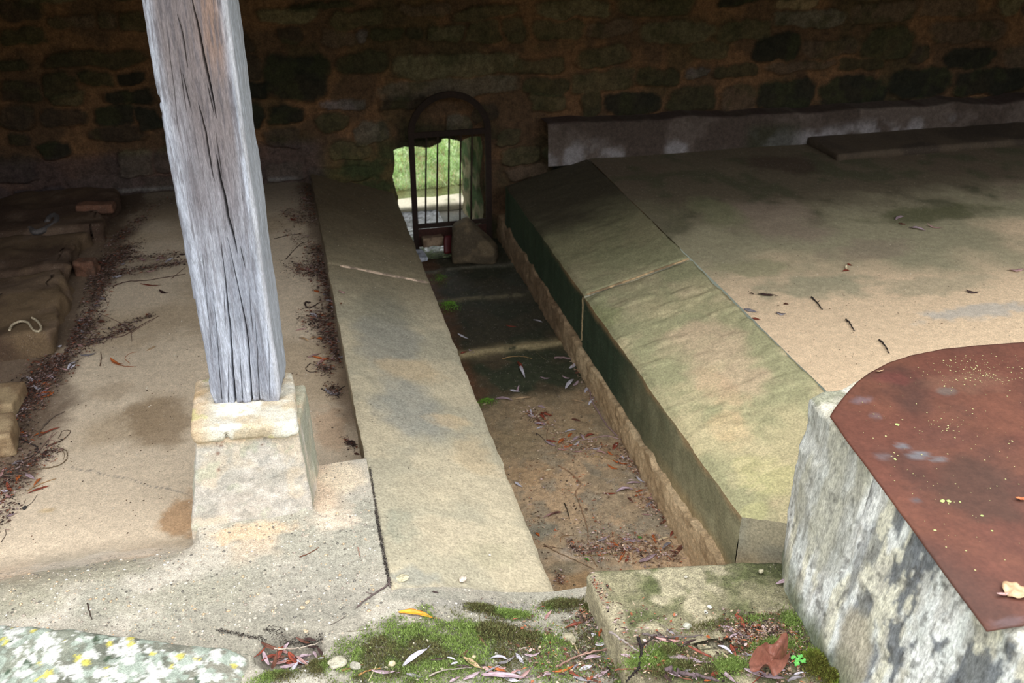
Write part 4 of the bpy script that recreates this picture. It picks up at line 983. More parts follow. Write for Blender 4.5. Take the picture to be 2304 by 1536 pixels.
for (u, v, wu, zt, sy, c1, lb, sd, yc) in ((8, 870, 80, .065, .13, (168, 146, 112), 'squared tan stone at the left edge, farther of two beside the ledge', 61, 3.10), (2, 935, 84, .085, .12, (172, 150, 116), 'squared tan stone at the left edge, nearer of two beside the ledge', 63, 2.85)):
    p = onz(u, v, -.0)
    rockthing('squared_stone', -1.075 + (0.0 if sd == 61 else .03), yc, LB - .015, .22, sy + .03, zt, c1, (136, 112, 84), lb, 'stone', sd, rot=-.1 if sd == 61 else .12, n=26, amp=.07, r=.13, group='squared stones at the left edge')
rockthing('brick', -.905, 4.70, -.0, .17, .07, .045, (122, 86, 68), (102, 74, 60), 'reddish broken brick on the dark ledge behind the post', 'brick', 65, rot=-.15, n=20, r=.15)
rockthing('brick', -.885, 4.13, -.085, .09, .07, .075, (116, 82, 64), (96, 72, 58), 'brick fragment standing at the edge of the ledge, left of the post', 'brick', 67, rot=-.3, n=20, r=.15)
# low step against the back wall on the right
P, f = roundbox(2.98, 5.8, 4.56, 4.93, -.02, .035, r=.012, n=.02, amp=.008, freq=6, seed=71)
x, y, z = P.T
C = mix(base(len(P), (84, 72, 58)), lin((66, 56, 46)), sst(.4, .6, fbm(x, y, z, 4, 5, 921)))

solid('stone_step', P, f, C, 'stone', label='long low brown step against the back wall on the right', cat='step')

# ropes
def rope(name, uv, zf, r, c, label, seg=8):
    pts = [onsurf(u, v, zf) for u, v in uv]; pts = [(p[0], p[1], p[2] + r * .8) for p in pts]
    q = spline(pts, 8); V, Fs = tube(q, [r * (1 + .1 * math.sin(i * 1.9)) for i in range(len(q))], seg)
    C = mix(base(len(V), c), lin([k * .8 for k in c]), np.sin(np.arange(len(V)) * 1.3) * .5 + .5)
    return solid(name, V, Fs, C, 'twig', label=label, cat='rope')
zled = lambda x, y: 0.004
rope('rope', [(22, 745), (28, 733), (45, 725), (62, 727), (70, 737), (76, 745), (88, 747), (93, 738), (85, 725), (72, 716)], zled, .0045, (206, 190, 160), 'loop of off-white rope lying on the brown ledge')
rope('rope', [(68, 520), (80, 527), (97, 524), (112, 516), (125, 508), (130, 496), (122, 490), (112, 497), (108, 505)], zled, .014, (104, 98, 96), 'curl of dark grey rope on the ledge near the back wall', 10)

# ---------------------------------------------------------------- moss, litter
def mosscol(x, y, r, n):
    w = fbm(x, y, 0, 14, 3, 931); C = mix(base(n, (86, 98, 50)), lin((120, 140, 72)), sst(.40, .56, w))
    C = mix(C, lin((98, 92, 60)), (sst(.5, .38, w) * .85))
    C = mix(C, lin((160, 176, 112)), (r.rand(n) < .10) * .7)
    return C * (0.65 + .75 * r.rand(n))[:, None]
def mosskeep(x, y, r):
    return (zmoss(x, y) * .9 > r.rand(len(x))) & ~((x > X1 + .01) & (y > 1.775))
V, Fq, C = blades(170000, lambda r, n: -.12 + r.rand(n) * .76, lambda r, n: 1.28 + r.rand(n) * .48, lambda x, y: zfloor(x, y) + .003 * fbm(x, y, 0, 60, 3, 12), .0042, .0011, mosscol, 12, 1.6, mosskeep)
link('moss_carpet', mesh_np('moss_carpet', V, Fq, C, 'moss', False), label='bright green moss carpeting the sill at the bottom of the picture', cat='moss', kind='stuff')
def clump(u, v, zf, ru, rv, n, seed, h=.008):
    c = onsurf(u, v, zf); q = onz(u + ru, v, c[2]); s = onz(u, v + rv, c[2]); rx = abs(q[0] - c[0]); ry = abs(s[1] - c[1])
    def fx_(r, n): return c[0] + r.randn(n) * rx * .55
    def fy_(r, n): return c[1] + r.randn(n) * ry * .55
    return blades(n, fx_, fy_, lambda x, y: zf(x, y) + h * np.exp(-(((x - c[0]) / rx) ** 2 + ((y - c[1]) / ry) ** 2)), .0045, .0011, mosscol, seed, 1.5)
def merge(parts):
    V = []; Fs = []; C = []; o = 0
    for v, f, c in parts: V.append(v); Fs.append(f + o); C.append(c); o += len(v)
    return np.concatenate(V), np.concatenate(Fs), np.concatenate(C)
zc = lambda x, y: zcop(x, y)
V, Fq, C = merge([clump(u, v, zc, ru, rv, n, 60 + i) for i, (u, v, ru, rv, n) in enumerate([(1745, 1455, 70, 24, 5200), (1500, 1470, 45, 20, 2600), (1520, 1500, 60, 18, 3200), (1640, 1500, 60, 22, 3000), (1700, 1395, 50, 12, 700), (1600, 1410, 60, 14, 900), (1440, 1490, 40, 20, 2000), (1780, 1400, 26, 30, 1500)])])
link('moss_patch', mesh_np('moss_patch', V, Fq, C, 'moss', False), label='patchy green moss on the coping at the foot of the white curb', cat='moss', kind='stuff')
def zfootcurb(x, y): return zcop(x, y) + .03 * sst(1.0, 1.12, x)
V, Fq, C = merge([clump(1835, 1500, zfootcurb, 26, 32, 5200, 90, .03), clump(1870, 1530, zfootcurb, 14, 18, 2200, 91, .03)])
C = C * np.array([1.05, 1.1, .6])
link('moss_cushion', mesh_np('moss_cushion', V, Fq, C, 'moss', False), label='thick yellow-green moss cushion at the base of the white curb', cat='moss', kind='stuff')
V, Fq, C = merge([clump(u, v, lambda x, y: zfloor(x, y), ru, rv, n, 70 + i, .012) for i, (u, v, ru, rv, n) in enumerate([(1085, 1370, 36, 10, 2200), (1150, 1385, 50, 12, 2600), (1265, 1362, 45, 12, 3200), (1325, 1368, 14, 10, 900), (1110, 1420, 60, 22, 3000), (715, 1500, 24, 20, 1700), (620, 1525, 50, 14, 1800), (1200, 1440, 60, 20, 2000)])])
link('moss_patch', mesh_np('moss_patch', V, Fq, C, 'moss', False), label='small dark green moss tufts along the near lip of the basin', cat='moss', kind='stuff')
# weeds in the basin
V, Fq, C = merge([clump(u, v, zbas, ru, rv, n, 80 + i, .02) for i, (u, v, ru, rv, n) in enumerate([(1012, 690, 18, 10, 800), (990, 630, 16, 12, 500), (1093, 908, 20, 8, 500)])])
link('weed_tufts', mesh_np('weed_tufts', V, Fq, C * np.array([.8, 1.2, .6]), 'moss', False), label='small green weed tufts against the left edge of the basin floor', cat='weeds', kind='stuff')

def flakes(spots, zf, cols, seed, smin=.004, smax=.014, lift=.004):
    """crumbled leaf and fibre: tiny bent chips and threads, uncountable"""
    r = np.random.RandomState(seed); V = []; Fs = []; C = []; o = 0
    for (u0, v0, u1, v1, w, n) in spots:
        z0 = float(zf(*onz((u0 + u1) / 2, (v0 + v1) / 2, 0)[:2]))
        a = onz(u0, v0, z0); b = onz(u1, v1, z0); wq = abs(onz((u0 + u1) / 2 + w, (v0 + v1) / 2, z0)[0] - onz((u0 + u1) / 2, (v0 + v1) / 2, z0)[0])
        t = r.rand(n); x = a[0] + (b[0] - a[0]) * t + np.clip(r.standard_t(3, n), -2.6, 2.6) * wq * .55; y = a[1] + (b[1] - a[1]) * t + np.clip(r.standard_t(3, n), -2.6, 2.6) * wq * .9
        if zf is zfloor and smax > .01:                                   # keep clear of the ledge, the slab and the wall
            k = ~((x > X1 - .008) & (y > 1.8)) & ~((x < -.88) & (y > 3.42)) & (y < 5.0); x = x[k]; y = y[k]; n = len(x)
        z = zf(x, y) + r.rand(n) * lift * 2 + .001
        L = smin + (smax - smin) * r.rand(n) ** 2; an = r.rand(n) * 2 * np.pi; thin = r.rand(n) < .55; W = np.where(thin, .0007, L * .3)
        L = np.where(thin, L * 1.8, L)
        dx, dy = np.cos(an), np.sin(an); tz = (r.rand(n) - .4) * L * .6
        p = np.stack([x, y, z], 1); d = np.stack([dx * L / 2, dy * L / 2, tz / 2], 1); q = np.stack([-dy * W, dx * W, np.zeros(n)], 1); up = np.stack([0 * x, 0 * x, L * .15], 1)
        vv = np.stack([p - d, p + q + up, p + d, p - q + up * .3], 1).reshape(-1, 3)
        V.append(vv); Fs.append(np.arange(n * 4).reshape(-1, 4) + o); o += n * 4
        ci = r.randint(len(cols), size=n); cc = np.array([lin(c) for c in cols])[ci] * (.6 + .7 * r.rand(n))[:, None]
        C.append(np.repeat(cc, 4, axis=0))
    return np.concatenate(V), np.concatenate(Fs), np.concatenate(C)
DK = [(74, 54, 44), (58, 44, 38), (96, 74, 62), (120, 96, 86), (50, 40, 36), (150, 130, 124), (126, 70, 46)]
V, Fq, C = flakes([(240, 560, 330, 490, 16, 900), (250, 590, 300, 560, 22, 1200), (200, 640, 260, 590, 30, 1500), (190, 740, 235, 640, 22, 1600), (110, 830, 200, 740, 34, 2600), (40, 900, 130, 830, 34, 2400),
                   (10, 960, 90, 890, 30, 1800), (-10, 1010, 60, 980, 26, 700), (-20, 1110, 60, 1050, 40, 900), (250, 620, 430, 590, 10, 900), (270, 585, 400, 575, 12, 500), (200, 780, 300, 740, 8, 500), (250, 745, 345, 715, 5, 260), (-10, 1190, 30, 1130, 20, 200),
                   (130, 1010, 60, 1050, 16, 350), (330, 470, 420, 430, 20, 300)], zfloor, DK, 5)
link('leaf_litter', mesh_np('leaf_litter', V, Fq, C, 'litter', False), label='dark crumbled leaves and twigs along the foot of the left ledge', cat='leaf litter', kind='stuff')
V, Fq, C = flakes([(690, 420, 700, 500, 26, 1100), (640, 480, 690, 500, 16, 400), (715, 560, 735, 640, 22, 1600), (660, 600, 720, 620, 22, 900), (735, 640, 755, 720, 16, 1200), (700, 710, 750, 760, 26, 1500), (740, 760, 765, 820, 14, 700), (720, 830, 745, 835, 14, 350), (745, 875, 760, 890, 12, 260), (775, 990, 800, 1010, 8, 120), (640, 520, 700, 560, 20, 300)], zfloor, DK, 6)
link('leaf_litter', mesh_np('leaf_litter', V, Fq, C, 'litter', False), label='dark leaf crumbs drifted against the near left washing slab behind the post', cat='leaf litter', kind='stuff')
BR = [(150, 124, 100), (116, 92, 72), (176, 150, 124), (196, 172, 148), (96, 76, 60), (170, 104, 72), (186, 164, 158)]
V, Fq, C = flakes([(1300, 810, 1350, 900, 14, 700), (1440, 1030, 1490, 1100, 22, 1500), (1400, 1010, 1440, 1060, 22, 700), (1440, 1120, 1490, 1160, 22, 500), (1540, 1200, 1590, 1260, 18, 500), (1330, 1235, 1520, 1255, 18, 1100), (1340, 1210, 1500, 1230, 24, 700), (1180, 930, 1240, 950, 20, 300), (1250, 1000, 1360, 1010, 20, 500), (1280, 1230, 1350, 1245, 14, 500), (1255, 1300, 1265, 1310, 8, 160), (1190, 1060, 1380, 1130, 60, 300), (1180, 1180, 1400, 1200, 60, 260)], zbas, BR, 7)
link('leaf_litter', mesh_np('leaf_litter', V, Fq, C, 'litter', False), label='pale straw and leaf crumbs scattered over the basin floor', cat='leaf litter', kind='stuff')
V, Fq, C = flakes([(1640, 1420, 1800, 1440, 30, 1500), (1660, 1470, 1800, 1490, 40, 900), (1300, 1370, 1350, 1400, 20, 300), (1180, 1460, 1380, 1500, 60, 900), (1400, 1440, 1600, 1500, 60, 500)], lambda x, y: np.where(x > .62, zcop(x, y), zfloor(x, y)), DK + BR, 8, lift=.003)
link('leaf_litter', mesh_np('leaf_litter', V, Fq, C, 'litter', False), label='brown leaf crumbs on the coping and sill near the curb', cat='leaf litter', kind='stuff')
# dirt in the slab crack; dark flakes also paint the shadow in the sill gap
V, Fq, C = flakes([(845, 1150, 878, 1320, 2.5, 1300), (832, 1050, 850, 1170, 1.5, 500), (490, 1418, 600, 1440, 3, 260), (600, 1440, 730, 1452, 5, 500)], zfloor, [(50, 44, 40), (80, 72, 62), (110, 104, 96), (40, 34, 30)], 9, .002, .006, .001)
link('crack_dirt_shade', mesh_np('crack_dirt_shade', V, Fq, C, 'litter', False), label='dark dirt and painted gap shadow along the cracks round the near end of the left slab', cat='dirt', kind='stuff')
def specks(n, box, zf, cols, seed, smin, smax, name, label, cat):
    r = np.random.RandomState(seed); V = []; Fs = []; C = []
    oct_ = np.array([(1, 0, 0), (0, 1, 0), (-1, 0, 0), (0, -1, 0), (0, 0, 1), (0, 0, -.5)], float); of = np.array([(0, 1, 4), (1, 2, 4), (2, 3, 4), (3, 0, 4), (1, 0, 5), (2, 1, 5), (3, 2, 5), (0, 3, 5)])
    for i in range(n):
        x = r.uniform(box[0], box[1]); y = r.uniform(box[2], box[3]); s = smin + (smax - smin) * r.rand() ** 3
        p = oct_ * s * (.6 + .7 * r.rand(6, 1)) * np.array([1, 1, .5]); V.append(p + (x, y, float(zf(x, y)) + s * .1)); Fs.append(of + 6 * i); C.append(np.tile(lin(cols[r.randint(len(cols))]), (6, 1)))
    link(name, mesh_np(name, np.concatenate(V), np.concatenate(Fs), np.concatenate(C), 'pebble'), label=label, cat=cat, kind='stuff')
specks(1500, (-1.0, .12, 1.72, 2.12), zfloor, [(210, 196, 170), (220, 186, 150), (120, 116, 108), (226, 220, 206), (176, 164, 150)], 3, .0012, .0055, 'sill_grit', 'pale gravel grains showing in the worn concrete sill', 'gravel')
specks(500, (-.1, .6, 1.36, 1.76), zfloor, [(206, 196, 170), (120, 116, 108), (226, 220, 206)], 4, .0015, .006, 'sill_grit', 'pale gravel grains among the moss at the basin lip', 'gravel')
specks(900, (.62, 1.14, 1.95, 3.3), zbas, [(190, 164, 128), (110, 96, 76), (206, 190, 160), (140, 130, 116)], 5, .0015, .0055, 'basin_grit', 'fine gravel lying on the silty basin floor', 'gravel')
specks(900, (1.66, 3.6, 2.0, 3.6), zfloorR, [(120, 96, 74), (90, 74, 60), (214, 200, 176)], 6, .001, .004, 'floor_grit', 'dark crumbs on the sandy floor right of the basin', 'gravel')
specks(700, (-.86, .10, 2.3, 3.6), zfloor, [(120, 96, 74), (90, 74, 60), (224, 214, 196)], 7, .001, .004, 'floor_grit', 'dark crumbs on the sandy floor round the post', 'gravel')
specks(500, (X1 + .01, X2 - .02, 1.85, 4.9), lambda x, y: zslabL(x) + .003, [(110, 104, 90), (220, 212, 190)], 8, .0008, .0025, 'slab_grit', 'tiny grains on the left washing slabs', 'gravel')

# ---------------------------------------------------------------- leaves and twigs
COLS = {'mauve': ((178, 158, 164), (142, 116, 122)), 'pale': ((206, 202, 210), (170, 164, 172)), 'red': ((146, 70, 50), (96, 46, 36)), 'orange': ((190, 106, 54), (140, 70, 36)), 'brown': ((110, 70, 54), (78, 50, 40)),
        'dark': ((70, 50, 46), (48, 36, 34)), 'pink': ((184, 150, 146), (148, 106, 98)), 'tan': ((190, 162, 126), (150, 120, 88)), 'yellow': ((236, 178, 52), (200, 120, 40)), 'grey': ((150, 144, 146), (110, 104, 108)), 'cream': ((222, 206, 172), (190, 168, 130)), 'green': ((92, 150, 60), (66, 112, 44))}
CN = {'mauve': 'mauve', 'pale': 'pale silvery', 'red': 'red-brown', 'orange': 'orange', 'brown': 'brown', 'dark': 'dark brown', 'pink': 'pinkish', 'tan': 'tan', 'yellow': 'yellow', 'grey': 'grey', 'cream': 'cream', 'green': 'green'}
LEAVES = []
def leafmesh(L, W, col, rnd, curl=None, bend=None):
    n = 15; m = 7; t = np.linspace(0, 1, n); s = np.linspace(-1, 1, m)
    prof = np.sin(np.pi * np.clip(t * .96 + .02, 0, 1) ** .85) ** .8; prof[0] = .05; prof[-1] = .03
    T, S = np.meshgrid(t, s); P = np.tile(prof, (m, 1))
    curl = rnd.uniform(-.5, .9) if curl is None else curl; bend = rnd.uniform(-.12, .16) if bend is None else bend
    tw = rnd.uniform(-.5, .5); side = rnd.uniform(-.12, .12)
    x = (T - .5) * L; y = S * P * W / 2 * (1 - .25 * abs(curl)) + side * L * (1 - (2 * T - 1) ** 2) * .5
    z = curl * (S * P) ** 2 * W / 2 * .7 + bend * L * (2 * T - 1) ** 2 + tw * S * P * W / 2 * (T - .5) + .04 * W * np.sin(T * 17 + S * 2)
    z = z - z.min() + .0008
    a, b = lin(COLS[col][0]), lin(COLS[col][1]); x = x.ravel(); y = y.ravel(); z = z.ravel(); S = S.ravel(); T = T.ravel()
    nz = fbm(T * 5, S * 2, rnd.random() * 50, 1, 3, 5)
    C = mix(np.tile(a, (len(x), 1)), b, np.clip(sst(.4, .65, nz) * .8 + np.exp(-(S / .12) ** 2) * .5 + sst(.8, 1, np.abs(S)) * .4, 0, 1))
    C = C * rnd.uniform(.85, 1.12)
    # thin but real blade: upper and lower skins
    V = np.stack([x, y, z], 1); V2 = V - np.array([0, 0, .0004]); f = gridfaces(n, m)
    nv = len(V); rim = list(range(0, n)) + [n - 1 + n * k for k in range(1, m)] + [n * (m - 1) + n - 1 - k for k in range(1, n)] + [n * (m - 1 - k) for k in range(1, m - 1)]
    rf = [(rim[i], rim[i] + nv, rim[(i + 1) % len(rim)] + nv, rim[(i + 1) % len(rim)]) for i in range(len(rim))]
    V = np.concatenate([V, V2]); C = np.concatenate([C, C * .9]); Fq = np.concatenate([f, f[:, ::-1] + nv, np.array(rf)])
    return V, Fq, C
ZF = {'B': (zbas, 'on the basin floor'), 'F': (zfloor, 'on the mossy sill'), 'C': (zcop, 'on the coping stone'), 'L': (zfloor, 'on the left floor'), 'R': (zfloorR, 'on the right floor'), 'K': (zfloor, 'in the leaf-filled hollow of the sill'), 'P': (lambda x, y: PZ + (fbm(x, y, 0, 3, 3, 871) - .5) * .010 + .001, 'on the rusted cover'),
      'S': (zfloor, 'by the slab behind the post'), 'D': (lambda x, y: zled(x, y) + .006, 'on the brown ledge')}
rlf = random.Random(77)
def leaf(zone, u0, v0, u1, v1, w, col, label=None, lift=0.0, curl=None, bend=None, stalk=False):
    zf, where = ZF[zone]
    a = Vector(onsurf(u0, v0, zf)); b = Vector(onsurf(u1, v1, zf)); mid = (a + b) / 2
    L = max(.008, (b - a).length); wq = w / F * math.dist(mid, (0, 0, H)) * 1.15
    V, Fq, C = leafmesh(L, wq, col, rlf, curl, bend)
    o = link('leaf', mesh_np('leaf', V, Fq, C, 'leaf'), cat='leaf', loc=(mid.x, mid.y, mid.z + .0015 + lift))
    pitch = math.atan2(b.z - a.z, math.hypot(b.x - a.x, b.y - a.y)); pitch = max(-.3, min(.3, pitch))
    o.rotation_euler = (rlf.uniform(-.12, .12), -pitch, math.atan2(b.y - a.y, b.x - a.x))
    if stalk:
        Vs, Fs = tube([(L * .49, 0, .002), (L * .56, .001, .003), (L * .64, .003, .002)], [.0011, .0008, .0007], 5)
        link('leaf_stalk', mesh_np('leaf_stalk', Vs, Fs, base(len(Vs), COLS[col][1]), 'twig'), parent=o)
    LEAVES.append((o, zone, col, (u0 + u1) / 2, (v0 + v1) / 2, L, label))
    return o
# (zone, crop offset, crop scale, rows)
def rows(zone, ox, oy, sc, data, wdef=7, lift=0.0):
    for r in data:
        leaf(zone, ox + r[0] / sc, oy + r[1] / sc, ox + r[2] / sc, oy + r[3] / sc, (r[5] if len(r) > 5 and isinstance(r[5], (int, float)) else wdef), r[4], label=(r[-1] if isinstance(r[-1], str) and len(r[-1]) > 8 else None), lift=lift, stalk=(len(r) > 5 and isinstance(r[5], (int, float)) and r[5] >= 10))
rows('F', 560, 1300, 3.84, [(1290,300,1600,355,'yellow',15,'bright yellow leaf lying on the moss'), (1325,770,1545,615,'pale',12,'pale silvery leaf slanting across the green moss'), (1060,822,1278,830,'mauve',10), (1360,835,1505,862,'grey',8), (1570,865,1752,755,'dark',10), (1760,770,1935,788,'dark',8),
    (1815,690,1892,628,'brown',6), (1850,695,2000,790,'tan',13), (1975,490,2052,592,'brown',7), (2080,700,2245,716,'pale',9), (2000,838,2390,870,'mauve',13), (1735,908,1830,855,'mauve',8), (1850,885,1995,815,'mauve',10), (1580,120,1640,130,'dark',3), (1990,760,2130,850,'pink',9), (2150,760,2290,700,'grey',8), (1430,285,1500,290,'brown',4),(2180,850,2330,905,'pale',10)])
rows('K', 560, 1300, 3.84, [(112,560,255,655,'brown',10), (125,650,182,780,'mauve',9), (205,822,258,700,'brown',9), (270,800,430,760,'mauve',9), (300,850,432,770,'pale',9), (345,655,445,765,'red',12), (190,752,350,738,'pink',8), (440,770,562,738,'pale',8), (570,762,648,700,'pale',8), (555,650,592,705,'mauve',6),
    (515,622,604,616,'dark',7), (410,542,535,592,'brown',7), (480,540,592,562,'dark',8), (600,650,642,690,'dark',7), (270,662,352,572,'mauve',7), (180,700,330,690,'brown',9), (430,700,520,680,'mauve',7), (250,720,300,600,'red',8)], lift=.004)
rows('F', 1160, 1300, 3.291, [(215,322,266,250,'pink',7), (360,376,532,320,'red',9), (440,290,562,318,'dark',8), (520,346,580,300,'mauve',6), (580,232,610,292,'brown',7), (585,508,682,480,'pale',9), (0,498,40,516,'brown',6), (75,472,122,516,'brown',7), (145,452,240,472,'pale',9), (222,400,272,442,'brown',6),
    (270,706,440,655,'orange',8,'long orange-red leaf just right of centre at the bottom edge'), (470,532,540,572,'dark',7), (430,740,560,772,'grey',10), (575,752,692,690,'mauve',9), (470,690,566,655,'pale',11), (420,690,470,640,'grey',6), (0,560,60,640,'pale',9), (60,580,180,565,'mauve',7), (350,560,410,600,'brown',6), (500,610,640,590,'mauve',8), (160,700,250,740,'brown',7), (20,760,110,680,'pink',10), (560,420,600,430,'pale',6)])
rows('C', 1160, 1300, 3.291, [(1040,412,1242,532,'dark',9,'long dark brown leaf arched over the grey twigs'), (1030,455,1220,482,'pink',10), (1215,512,1338,460,'dark',7), (1118,385,1182,425,'grey',6), (996,562,1112,505,'mauve',9), (1090,575,1392,632,'mauve',21,'largest mauve leaf, lying flat near the bottom edge'),
    (1270,520,1460,610,'red',8), (1510,352,1716,440,'mauve',12,'mauve leaf with a brown rim curled on the coping stone'), (1622,272,1702,402,'red',11,'upright red-brown leaf standing on the coping stone'), (1630,390,1752,398,'red',8), (1625,460,1758,532,'dark',9), (1590,495,1640,592,'red',8), (1925,48,2068,12,'mauve',9,'single mauve leaf touching the white curb'),
    (2030,400,2112,556,'brown',8), (1890,420,2052,432,'dark',9), (1890,592,2052,590,'mauve',10), (1500,680,1632,780,'mauve',11), (1072,668,1160,780,'dark',9), (1440,742,1562,668,'red',10), (1560,722,1612,668,'brown',8), (1310,700,1342,762,'mauve',6), (1640,602,1732,612,'pale',8), (2010,772,2126,735,'grey',9), (1700,300,1760,360,'dark',9),
    (1690,690,2000,762,'mauve',14), (2050,620,2110,560,'dark',7), (1410,435,1440,450,'orange',7), (1540,575,1600,600,'cream',6), (1240,700,1300,680,'grey',6), (1900,390,1950,355,'brown',6), (1480,545,1530,600,'dark',5), (2040,410,2070,450,'tan',6)])
rows('B', 1180, 950, 4.388, [(400,100,510,75,'pale',6), (430,150,472,108,'orange',7), (475,192,542,140,'mauve',6), (490,236,542,190,'pale',6), (553,120,596,180,'mauve',6), (598,150,692,120,'red',8), (215,178,322,196,'red',6), (330,212,402,158,'orange',9), (380,250,482,224,'orange',7), (200,188,312,242,'mauve',6), (330,272,442,272,'pink',5),
    (470,296,582,290,'pink',5), (650,276,757,258,'pale',6), (700,290,812,316,'pink',5), (872,272,926,200,'red',8), (820,300,882,332,'orange',6), (868,390,1022,426,'orange',6), (818,430,932,476,'orange',6), (940,330,1002,362,'pale',6), (1000,345,1092,382,'mauve',7), (1008,606,1152,600,'mauve',7), (1105,540,1202,606,'pale',6), (1172,490,1222,542,'pale',6),
    (903,690,1092,675,'mauve',9,'straight mauve leaf near the right wall of the basin'), (768,706,912,706,'red',5), (1098,692,1192,668,'orange',6), (1088,732,1162,720,'orange',6), (1203,836,1297,775,'grey',7), (1018,745,1072,796,'brown',6), (1158,914,1242,922,'pink',5), (1338,1022,1412,962,'brown',7), (968,1158,1162,1182,'mauve',10), (1158,1174,1232,1192,'grey',6),
    (1268,1104,1302,1202,'orange',6), (1300,1182,1432,1135,'cream',6), (1440,1132,1482,1078,'red',6), (1468,1146,1572,1110,'orange',7), (1363,1252,1452,1188,'grey',8), (1458,1346,1597,1190,'brown',9,'long dark leaf lying nearest the coping on the basin floor'), (828,1262,892,1204,'pink',6), (448,1214,572,1302,'dark',7), (588,1302,732,1264,'pink',5),
    (928,1390,1002,1230,'orange',6), (1000,1392,1022,1318,'red',6), (1093,1250,1137,1296,'mauve',7), (1128,1392,1302,1312,'mauve',10), (1223,1290,1247,1322,'pale',4), (1243,1256,1302,1240,'brown',6), (210,478,272,474,'cream',4), (110,360,152,372,'cream',4), (100,10,215,35,'mauve',7), (120,70,180,50,'pale',6), (1130,1290,1180,1380,'dark',6), (230,940,380,890,'brown',5), (110,1090,150,1130,'orange',6), (1120,1130,1160,1150,'green',7,'small green leaf on the basin floor'), (590,1350,640,1370,'green',6,'tiny green seedling leaf beside the thin twig in the basin')])
rows('B', 900, 560, 2.845, [(752,722,790,782,'red',8), (768,748,800,826,'pale',7), (703,905,767,916,'pale',6), (745,926,762,880,'mauve',5), (613,960,722,972,'mauve',7), (738,962,852,952,'tan',6), (815,1040,862,1072,'red',7), (883,1008,932,1022,'mauve',8), (900,1050,977,1072,'red',9), (878,1120,937,1126,'mauve',8), (893,1058,922,1092,'red',8), (835,1030,858,1080,'pale',6), (875,1090,900,1140,'brown',6),
    (1083,772,1127,730,'pale',8), (1058,896,1112,835,'pale',8), (1108,882,1142,848,'mauve',7), (1038,820,1092,836,'mauve',6), (1183,922,1207,880,'pale',7), (1232,962,1282,940,'mauve',6), (1208,1002,1242,960,'pale',6), (898,825,962,832,'mauve',5), (1098,1090,1157,1106,'brown',6), (1098,968,1182,986,'tan',5), (368,545,442,582,'pale',6), (853,455,912,472,'pale',6), (678,490,752,502,'red',5), (388,672,432,660,'red',6),
    (440,650,477,672,'mauve',6), (820,1065,862,1080,'mauve',6), (910,1075,940,1040,'brown',8), (1180,780,1220,850,'mauve',6), (1120,800,1160,780,'brown',6), (530,1000,560,990,'cream',5)])
rows('B', 700, 1050, 2.304, [(1055,80,1095,108,'pale',7), (1205,265,1300,240,'pink',5), (1340,410,1400,450,'dark',7)])
# left floor
rows('L', 0, 420, 2.845, [(432,1172,486,1122,'pale',8,'pale blue-grey leaf at the foot of the ledge'), (515,1090,622,1072,'grey',9), (720,586,790,572,'pale',7), (0,1435,75,1440,'mauve',7), (250,1330,342,1322,'orange',7), (245,1342,312,1300,'mauve',7), (120,1432,182,1428,'pale',9), (170,1220,215,1255,'pale',7), (710,1110,790,1150,'orange',7), (940,1052,1000,1022,'tan',5), (900,630,1030,640,'red',5), (930,548,1000,540,'pink',6), (630,490,692,502,'red',7), (380,1030,392,1016,'pale',7), (520,930,560,945,'grey',8), (600,760,640,770,'grey',8), (1020,672,1080,690,'dark',7)])
rows('L', 0, 820, 3.6575, [(15,382,95,376,'mauve',6), (558,48,625,5,'pale',8), (168,570,232,560,'orange',9), (178,600,232,592,'mauve',7), (45,640,80,622,'pale',7), (352,280,452,232,'orange',7), (300,270,400,235,'mauve',7), (135,965,180,915,'orange',8,'small upright orange leaf at the far left of the floor'), (205,905,292,950,'mauve',7), (5,940,38,850,'pink',5), (225,1065,412,1000,'red',6,'long red-brown leaf on the left floor near the edge of the frame'), (100,830,180,800,'grey',11), (280,590,380,560,'orange',6), (280,1000,345,935,'orange',5), (60,980,110,1060,'red',6), (60,1255,130,1230,'mauve',7), (320,600,500,520,'red',5), (0,1075,60,1045,'red',5), (0,1140,40,1110,'brown',5), (390,680,480,640,'brown',6), (350,780,400,700,'dark',6)])
rows('S', 600, 420, 2.438, [(240,700,278,722,'pale',10,'oval pale leaf among the litter behind the post'), (210,448,245,465,'pink',8), (225,940,300,915,'pink',6), (250,935,350,955,'orange',6), (275,985,315,935,'pink',6), (180,830,235,850,'tan',6), (235,840,280,825,'tan',5), (345,850,362,875,'pale',7), (270,835,310,845,'orange',7), (290,700,325,715,'orange',8), (160,790,220,780,'pink',6), (430,1395,490,1430,'dark',10), (190,65,220,75,'pink',6), (130,180,170,190,'red',7), (180,450,210,460,'orange',6), (310,590,335,600,'grey',8), (320,1120,400,1150,'grey',8), (260,570,290,580,'orange',7), (320,795,350,800,'red',7), (480,1465,510,1472,'brown',7), (300,960,345,945,'red',6)])
rows('R', 1700, 200, 2.954, [(930,872,985,850,'mauve',8), (950,895,1000,905,'brown',8), (1018,925,1130,945,'mauve',9,'mauve leaf lying beyond the steel cover on the dim floor'), (1135,912,1250,938,'pink',6), (1680,1212,1782,1208,'pink',10,'pinkish leaf at the right edge of the frame on the floor'), (575,1215,625,1210,'red',6), (600,1180,615,1215,'cream',5), (610,1165,645,1180,'red',5), (1395,1350,1490,1362,'dark',9,'dark crumpled leaf on the pale floor beyond the steel cover'), (10,1370,130,1380,'dark',10,'dark ragged leaf on the sandy floor beside the right slab'), (185,1432,220,1435,'brown',6), (140,1498,200,1502,'grey',8)])
rows('R', 1200, 0, 2.076, [(983,1445,1045,1460,'grey',10), (1020,1490,1062,1498,'red',8), (1132,1465,1178,1470,'dark',6), (1008,1370,1030,1378,'dark',5)])
